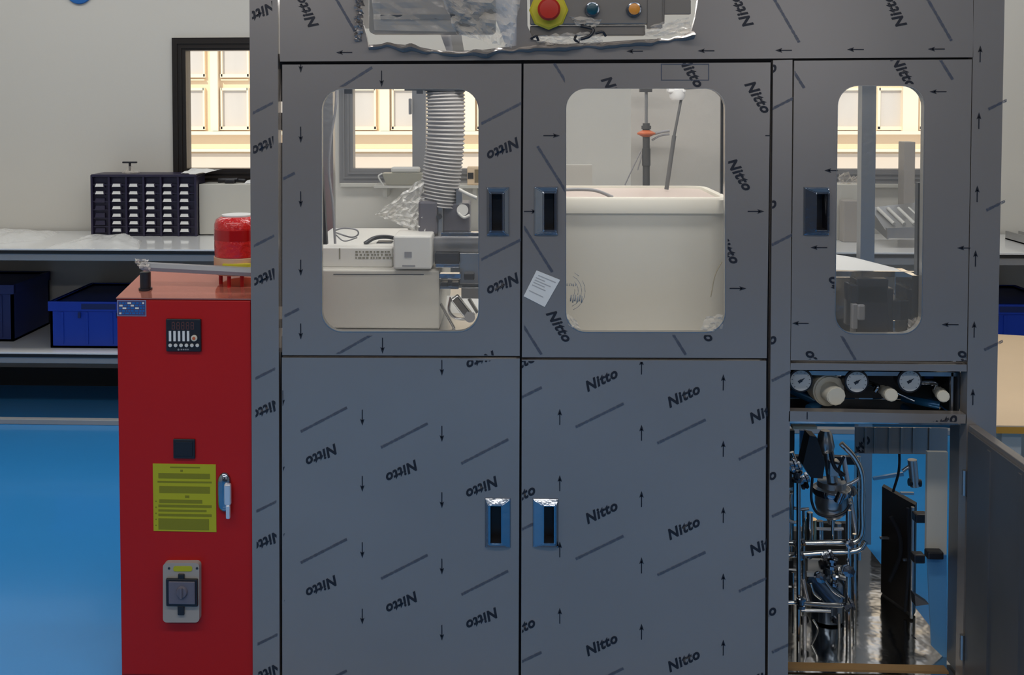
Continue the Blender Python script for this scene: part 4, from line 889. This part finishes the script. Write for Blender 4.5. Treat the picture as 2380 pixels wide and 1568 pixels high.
bm = B(); prism(bm, [P(2022, 486, 2.5), P(2170, 470, 2.5), P(2170, 545, 2.28), P(2062, 545, 2.28)], (0, .0, .008)); prism(bm, [P(2062, 530, 2.27), P(2170, 527, 2.27), P(2170, 553, 2.27), P(2062, 553, 2.27)], (0, .02, 0)); prism(bm, [P(2022, 486, 2.5), P(2062, 545, 2.28), P(2062, 556, 2.28), P(2022, 520, 2.5)], (.006, 0, 0)); obj('tray_body', bm, M['steel'], t)
bm = B()
for k in range(4): cyl(bm, P(2040 + 24 * k, 484, 2.47), P(2078 + 24 * k, 520, 2.33), .008)
obj('rib', bm, M['white'], t)
bm = B(); a = P(1976, 470, 2.5); b_ = P(1984, 560, 2.5); bx(bm, P(1960, 0, 2.5).x, P(1995, 0, 2.5).x, 2.46, 2.53, .8, P(0, 462, 2.46).z, b=.004); tag(recenter(obj('grey_canister', bm, M['housing'])), 'grey canister standing on the bench beside the ribbed steel tray', 'canister')
bm = B(); bx(bm, P(2106, 0, 2.62).x, P(2132, 0, 2.62).x, 2.62, 2.70, .8, P(0, 330, 2.62).z, b=.003); tag(recenter(obj('grey_duct_box', bm, M['housing'])), 'tall slim grey box in front of the window behind right door', 'box')
bm = B(); sheet(bm, [P(1950, 404, 2.6), P(2008, 404, 2.6), P(2010, 425, 2.55), P(1948, 425, 2.55)], 12, 6, .03, 6, 41, edge=.005); bx(bm, P(1945, 0, 2.55).x, P(2012, 0, 2.55).x, 2.54, 2.66, .8, P(0, 425, 2.55).z, 1, b=.003); o = obj('film_covered_box', bm, [M['plastic'], M['warmwhite']]); tag(recenter(o), 'pale box topped with crumpled clear film behind right machine window', 'box')

# ================================================================ lower right compartment: pipework
bm = B(); pbox(bm, 1988, 992, 2202, 1056, .30, .004, 0)
for x in (2010, 2032, 2066, 2094, 2122, 2160): pbox(bm, x, 994, x + 5, 1054, .294, .006, 0, b=.001)
marks(bm, [('N', 1994, 1048, 60, (1988, 1005, 2030, 1052))], None, .30)
obj('bracket_panel', bm, FM, mc)
bm = B(); a, b_ = P(2050, 1130, .50), P(2127, 1174, .36); zb_ = .05
prism(bm, [(a.x, .50, zb_), (a.x, .50, a.z), (b_.x, .36, a.z), (b_.x, .36, zb_)], (.012, .02, 0)); ep = obj('electrical_back_panel', bm, mat('panel_black', (.022, .018, .016), .45, var=.5, vscale=10), mc)
bm = B(); cyl(bm, (b_.x - .012, .345, zb_), (b_.x - .012, .345, a.z), .0045); obj('edge_trim', bm, M['steel'], ep)
bm = B()
for f_, z in ((.1, .62), (.1, .47), (.7, .54), (.7, .38), (.1, .22), (.8, .2)):
    q = a.lerp(b_, f_); bx(bm, q.x - .018, q.x + .018, q.y - .02, q.y - .012, z - .003, z + .003)
obj('terminal_clip', bm, M['steel'], ep)
bm = B(); tube(bm, [P(2070, 1200, .42), P(2090, 1240, .41), P(2092, 1290, .41), P(2068, 1350, .43)], .006); tube(bm, [P(2088, 995, .35), P(2090, 1085, .37), P(2076, 1142, .40)], .0035); tube(bm, [P(2110, 1180, .36), P(2112, 1300, .36), P(2104, 1420, .37)], .004); obj('wiring', bm, M['seam'], ep)
bm = B(); pbox(bm, 2156, 1050, 2200, 1288, .14, .012); obj('rear_support_plate', bm, M['warmwhite'], mc)
bm = B(); prism(bm, [P(2155, 1290, .15), P(2200, 1290, .15), P(2201, 1535, .15), P(2165, 1500, .15)], (0, .006, 0)); obj('blue_film_sheet', bm, M['lightblue'], mc); bm = B(); prism(bm, [P(2030, 1110, .60), P(2100, 1098, .60), P(2101, 1106, .60), P(2031, 1116, .60)], (0, .01, 0)); obj('pale_strip', bm, M['lightblue'], mc)
bm = B(); cyl(bm, P(2120, 1068, .3), P(2126, 1130, .3), .012); cyl(bm, P(2112, 1120, .3), P(2140, 1122, .3), .010, mi=1); tube(bm, [P(2098, 1094, .3), P(2116, 1085, .3), P(2130, 1110, .3)], .005); obj('sensor', bm, [M['steel'], M['black']], mc)
bm = B(); bx(bm, *(lambda p: (p.x - .02, p.x + .015, .25, .28, p.z - .012, p.z + .012))(P(2146, 1206, .25)), mi=1, b=.004); obj('sensor', bm, [M['steel'], M['black']], mc)
bm = B(); bx(bm, *(lambda p: (p.x - .02, p.x + .02, .11, .138, p.z - .008, p.z + .012))(P(2172, 1290, .12)), mi=1, b=.004); obj('sensor', bm, [M['steel'], M['black']], mc)
bm = B(); bx(bm, *(lambda p: (p.x - .015, p.x + .015, .25, .28, p.z - .012, p.z + .012))(P(2138, 1300, .25)), mi=1, b=.004); obj('sensor', bm, [M['steel'], M['black']], mc)
bm = B(); prism(bm, [P(2126, 1382, .30), P(2160, 1404, .28), P(2128, 1408, .28)], (0, .03, 0)); obj('dark_gusset', bm, M['darksteel'], mc); bm = B(); prism(bm, [P(2122, 1478, .25), P(2196, 1540, .16), P(2198, 1556, .16), P(2120, 1500, .25)], (0, .012, 0)); obj('dark_gusset', bm, M['darksteel'], mc); bm = B(); prism(bm, [P(1992, 1365, .55), P(2042, 1408, .50), P(2044, 1462, .50), P(1996, 1410, .55)], (0, .02, 0)); obj('dark_gusset', bm, M['darksteel'], mc)
bm = B(); pbox(bm, 2020, 1470, 2042, 1490, .33, .02, b=.002); pbox(bm, 2018, 1532, 2044, 1546, .33, .02, b=.002); obj('white_block', bm, M['paper'], mc)
# vertical and horizontal pipes, each a part
def pipe(pts, r, m='mirror', name='pipe'):
    bm = B(); tube(bm, [P(*p) for p in pts], r, seg=12); return obj(name, bm, M[m], mc)
for x, y0, y1, Y, r in ((1856, 1110, 1556, .16, .0055), (1868, 1180, 1556, .30, .004), (1972, 1185, 1556, .20, .007), (1986, 1240, 1556, .26, .005), (1843, 1330, 1470, .22, .0035), (1882, 1190, 1262, .26, .008), (1935, 1195, 1265, .24, .004), (1996, 1060, 1300, .32, .006), (2036, 1470, 1556, .28, .005)):
    pipe([(x, y0, Y), (x, (y0 + y1) / 2, Y), (x, y1, Y)], r)
pipe([(1955, 1030, .22), (1985, 1062, .22), (2003, 1105, .22), (2004, 1180, .22), (2004, 1232, .22), (1992, 1256, .22), (1960, 1260, .22), (1822, 1262, .22)], .0075)
pipe([(2012, 1258, .2), (1998, 1276, .2), (1970, 1282, .2), (1920, 1284, .2), (1822, 1291, .2)], .007)
pipe([(1822, 1400, .17), (1860, 1400, .17), (1910, 1405, .18), (1975, 1406, .19)], .006)
pipe([(1862, 1418, .21), (1900, 1418, .21), (1930, 1419, .21)], .005)
pipe([(1822, 1322, .3), (1856, 1324, .3)], .003); pipe([(1822, 1362, .3), (1856, 1364, .3)], .003); pipe([(1822, 1143, .2), (1842, 1143, .2)], .005)
# filter housing
bm = B(); c = P(1932, 1205, .25); r = 37 * S(.25); h = P(0, 1115, .25).z - c.z
lathe(bm, [(.008, -.014), (.012, 0), (r * .55, .006), (r * .85, .018), (r, .04), (r, h - .006), (r * 1.12, h), (r * 1.12, h + .012), (r * .9, h + .016), (r * .85, h + .03), (0, h + .04)], c, seg=36); fh = obj('filter_housing', bm, M['steel'], mc)
bm = B(); lathe(bm, [(r * 1.14, h - .004), (r * 1.2, h + .004), (r * 1.14, h + .012)], c, seg=36); cyl(bm, c + Vector((.0, -r * 1.25, h - .008)), c + Vector((.01, -r * 1.25, h + .018)), .010); obj('clamp_ring', bm, M['chrome'], fh)
bm = B(); tube(bm, [P(1888, 1110, .2), P(1886, 1160, .2), P(1900, 1192, .2), P(1932, 1200, .2), (P(1962, 1190, .2)), P(1975, 1172, .2)], .0035); tube(bm, [P(1930, 1052, .2), P(1940, 1085, .2), P(1962, 1104, .2)], .005); tube(bm, [P(1962, 1060, .2), P(1950, 1090, .2), P(1958, 1115, .2)], .0035); tube(bm, [P(1925, 1072, .2), P(1955, 1078, .2)], .003); obj('black_hose', bm, M['black'], mc)
bm = B(); prism(bm, [P(1882, 1012, .2), P(1898, 1015, .2), P(1918, 1075, .2), P(1912, 1112, .2), P(1885, 1110, .2), P(1866, 1080, .2)], (0, .05, 0)); obj('black_pouch', bm, M['black'], mc)
bm = B(); c = P(1918, 1035, .25); lathe(bm, [(.02, 0), (.024, .02), (.018, .05), (.012, .06)], c - Vector((0, 0, .02))); cyl(bm, P(1925, 1050, .23), P(1935, 1118, .23), .014); bx(bm, *(lambda p: (p.x - .012, p.x + .015, .2, .23, p.z - .02, p.z + .02))(P(1940, 1090, .2)), b=.003); obj('valve_head', bm, M['steel'], mc)
for x, y, Y in ((1849, 1086, .15), (1838, 1078, .15), (1866, 1112, .17), (1852, 1108, .15), (1972, 1262, .2), (1857, 1262, .18), (1857, 1290, .18), (1862, 1402, .15), (1972, 1408, .18), (1922, 1290, .19), (1905, 1340, .2), (1940, 1350, .22), (1970, 1325, .18), (1935, 1310, .19)):
    bm = B(); c = P(x, y, Y); k = random.uniform(.8, 1.2)
    lathe(bm, [(.006 * k, -.014), (.012 * k, -.012), (.012 * k, -.004), (.008 * k, -.002), (.008 * k, .006), (.013 * k, .008), (.013 * k, .014), (.005, .016)], c, random.choice(((0, 0, 1), (1, 0, 0), (1, 0, .4), (0, -1, .2))), seg=8, smooth=False); obj('pipe_fitting', bm, M['chrome'], mc)
bm = B(); pbox(bm, 1842, 990, 1900, 998, .14, .02, b=.002); obj('wood_tone_strip', bm, M['board'], mc)
bm = B(); pbox(bm, 1822, 1552, 2205, 1566, .05, .03); obj('front_sill', bm, mat('amber_sill', (.30, .17, .06), .5, var=.3, vscale=8), mc)
bm = B(); c = P(1932, 1556, .30); r = 38 * S(.30); h = P(0, 1425, .30).z - c.z; lathe(bm, [(r, 0), (r, h - .01), (r * .8, h + .004), (.012, h + .012), (.012, h + .03)], Vector((c.x, .34, .05)), seg=36); obj('storage_vessel', bm, mat('blue_steel', (.20, .25, .32), .2, .9), mc)
bm = B(); a = P(1888, 1340, .26); b_ = P(1942, 1396, .24); cyl(bm, a, b_, .022, .026); obj('pump_barrel', bm, mat('blue_steel_dark', (.07, .12, .20), .25, .7), mc)
bm = B(); pbox(bm, 1878, 1300, 1912, 1330, .3, .01); obj('white_bracket', bm, M['paper'], mc); bm = B(); prism(bm, [P(1932, 1340, .3), P(1946, 1344, .3), P(1944, 1384, .3), P(1930, 1376, .3)], (0, .01, 0)); pbox(bm, 1876, 1330, 1896, 1340, .24, .01); obj('white_bracket', bm, M['paper'], mc)
bm = B(); c = P(1890, 1240, .3); cyl(bm, P(1884, 1262, .3), P(1886, 1205, .3), .014); obj('brass_cylinder', bm, mat('warm_brass', (.75, .55, .32), .2, 1.), mc)
for k, (x0, y0, x1, y1, Y, rr_) in enumerate(((1834, 1130, 1834, 1300, .4, .010), (1846, 1180, 1880, 1182, .28, .004), (1876, 1226, 1960, 1228, .3, .004), (1905, 1210, 1906, 1262, .36, .010), (1948, 1215, 1949, 1258, .36, .009), (1960, 1130, 2000, 1110, .3, .005), (1840, 1050, 1862, 1100, .3, .006), (1950, 1340, 1975, 1342, .24, .006), (1866, 1345, 1878, 1400, .3, .006), (1900, 1300, 1960, 1345, .34, .005), (1950, 1425, 1952, 1556, .24, .004), (1870, 1430, 1871, 1556, .2, .005), (1880, 1480, 1940, 1530, .28, .006), (1832, 1210, 1858, 1212, .25, .004), (1960, 1060, 1990, 1240, .45, .007), (1834, 1500, 1860, 1502, .25, .004))):
    pipe([(x0, y0, Y), ((x0 + x1) / 2, (y0 + y1) / 2 + 2, Y), (x1, y1, Y)], rr_, ('mirror', 'steel', 'latchsteel')[k % 3])
for k, (x, y, Y, r_) in enumerate(((1842, 1096, .2, .012), (1870, 1128, .22, .010), (1976, 1140, .3, .016), (1970, 1165, .3, .012), (1915, 1310, .3, .014), (1880, 1290, .24, .010), (1950, 1325, .26, .012), (1868, 1440, .24, .012), (1940, 1440, .26, .010), (1905, 1545, .2, .014))):
    bm = B(); c = P(x, y, Y); lathe(bm, [(0, -r_), (r_ * .8, -r_ * .9), (r_, -r_ * .3), (r_ * .7, 0), (r_, r_ * .4), (r_ * .7, r_), (0, r_ * 1.1)], c, ((0, 0, 1), (1, 0, .3), (.2, -1, .2))[k % 3], seg=12); obj('valve_body', bm, (M['mirror'], M['black'], M['chrome'])[k % 3], mc)
bm = B(); tube(bm, [P(1884, 1355, .2), P(1892, 1378, .2), P(1908, 1392, .2)], .003); tube(bm, [P(1905, 1330, .2), P(1935, 1372, .19), P(1962, 1390, .19)], .003); tube(bm, [P(1880, 1510, .2), P(1900, 1465, .2), P(1890, 1440, .2)], .003); tube(bm, [P(1890, 1525, .2), P(1905, 1512, .2), P(1898, 1545, .2)], .005); obj('steel_tube', bm, M['mirror'], mc)
bm = B(); pbox(bm, 1830, 1000, 1842, 1556, .5, .02); pbox(bm, 1830, 1060, 1990, 1080, .6, .02); pbox(bm, 1860, 1000, 1875, 1060, .5, .01, 1); pbox(bm, 1822, 1440, 1856, 1540, .4, .02, 0); pbox(bm, 1876, 1215, 1992, 1556, .62, .02, 2); obj('inner_bracket', bm, [M['darksteel'], M['bluefilm'], mat('inner_brown', (.05, .045, .04), .4, .3, var=.5, vscale=14)], mc)
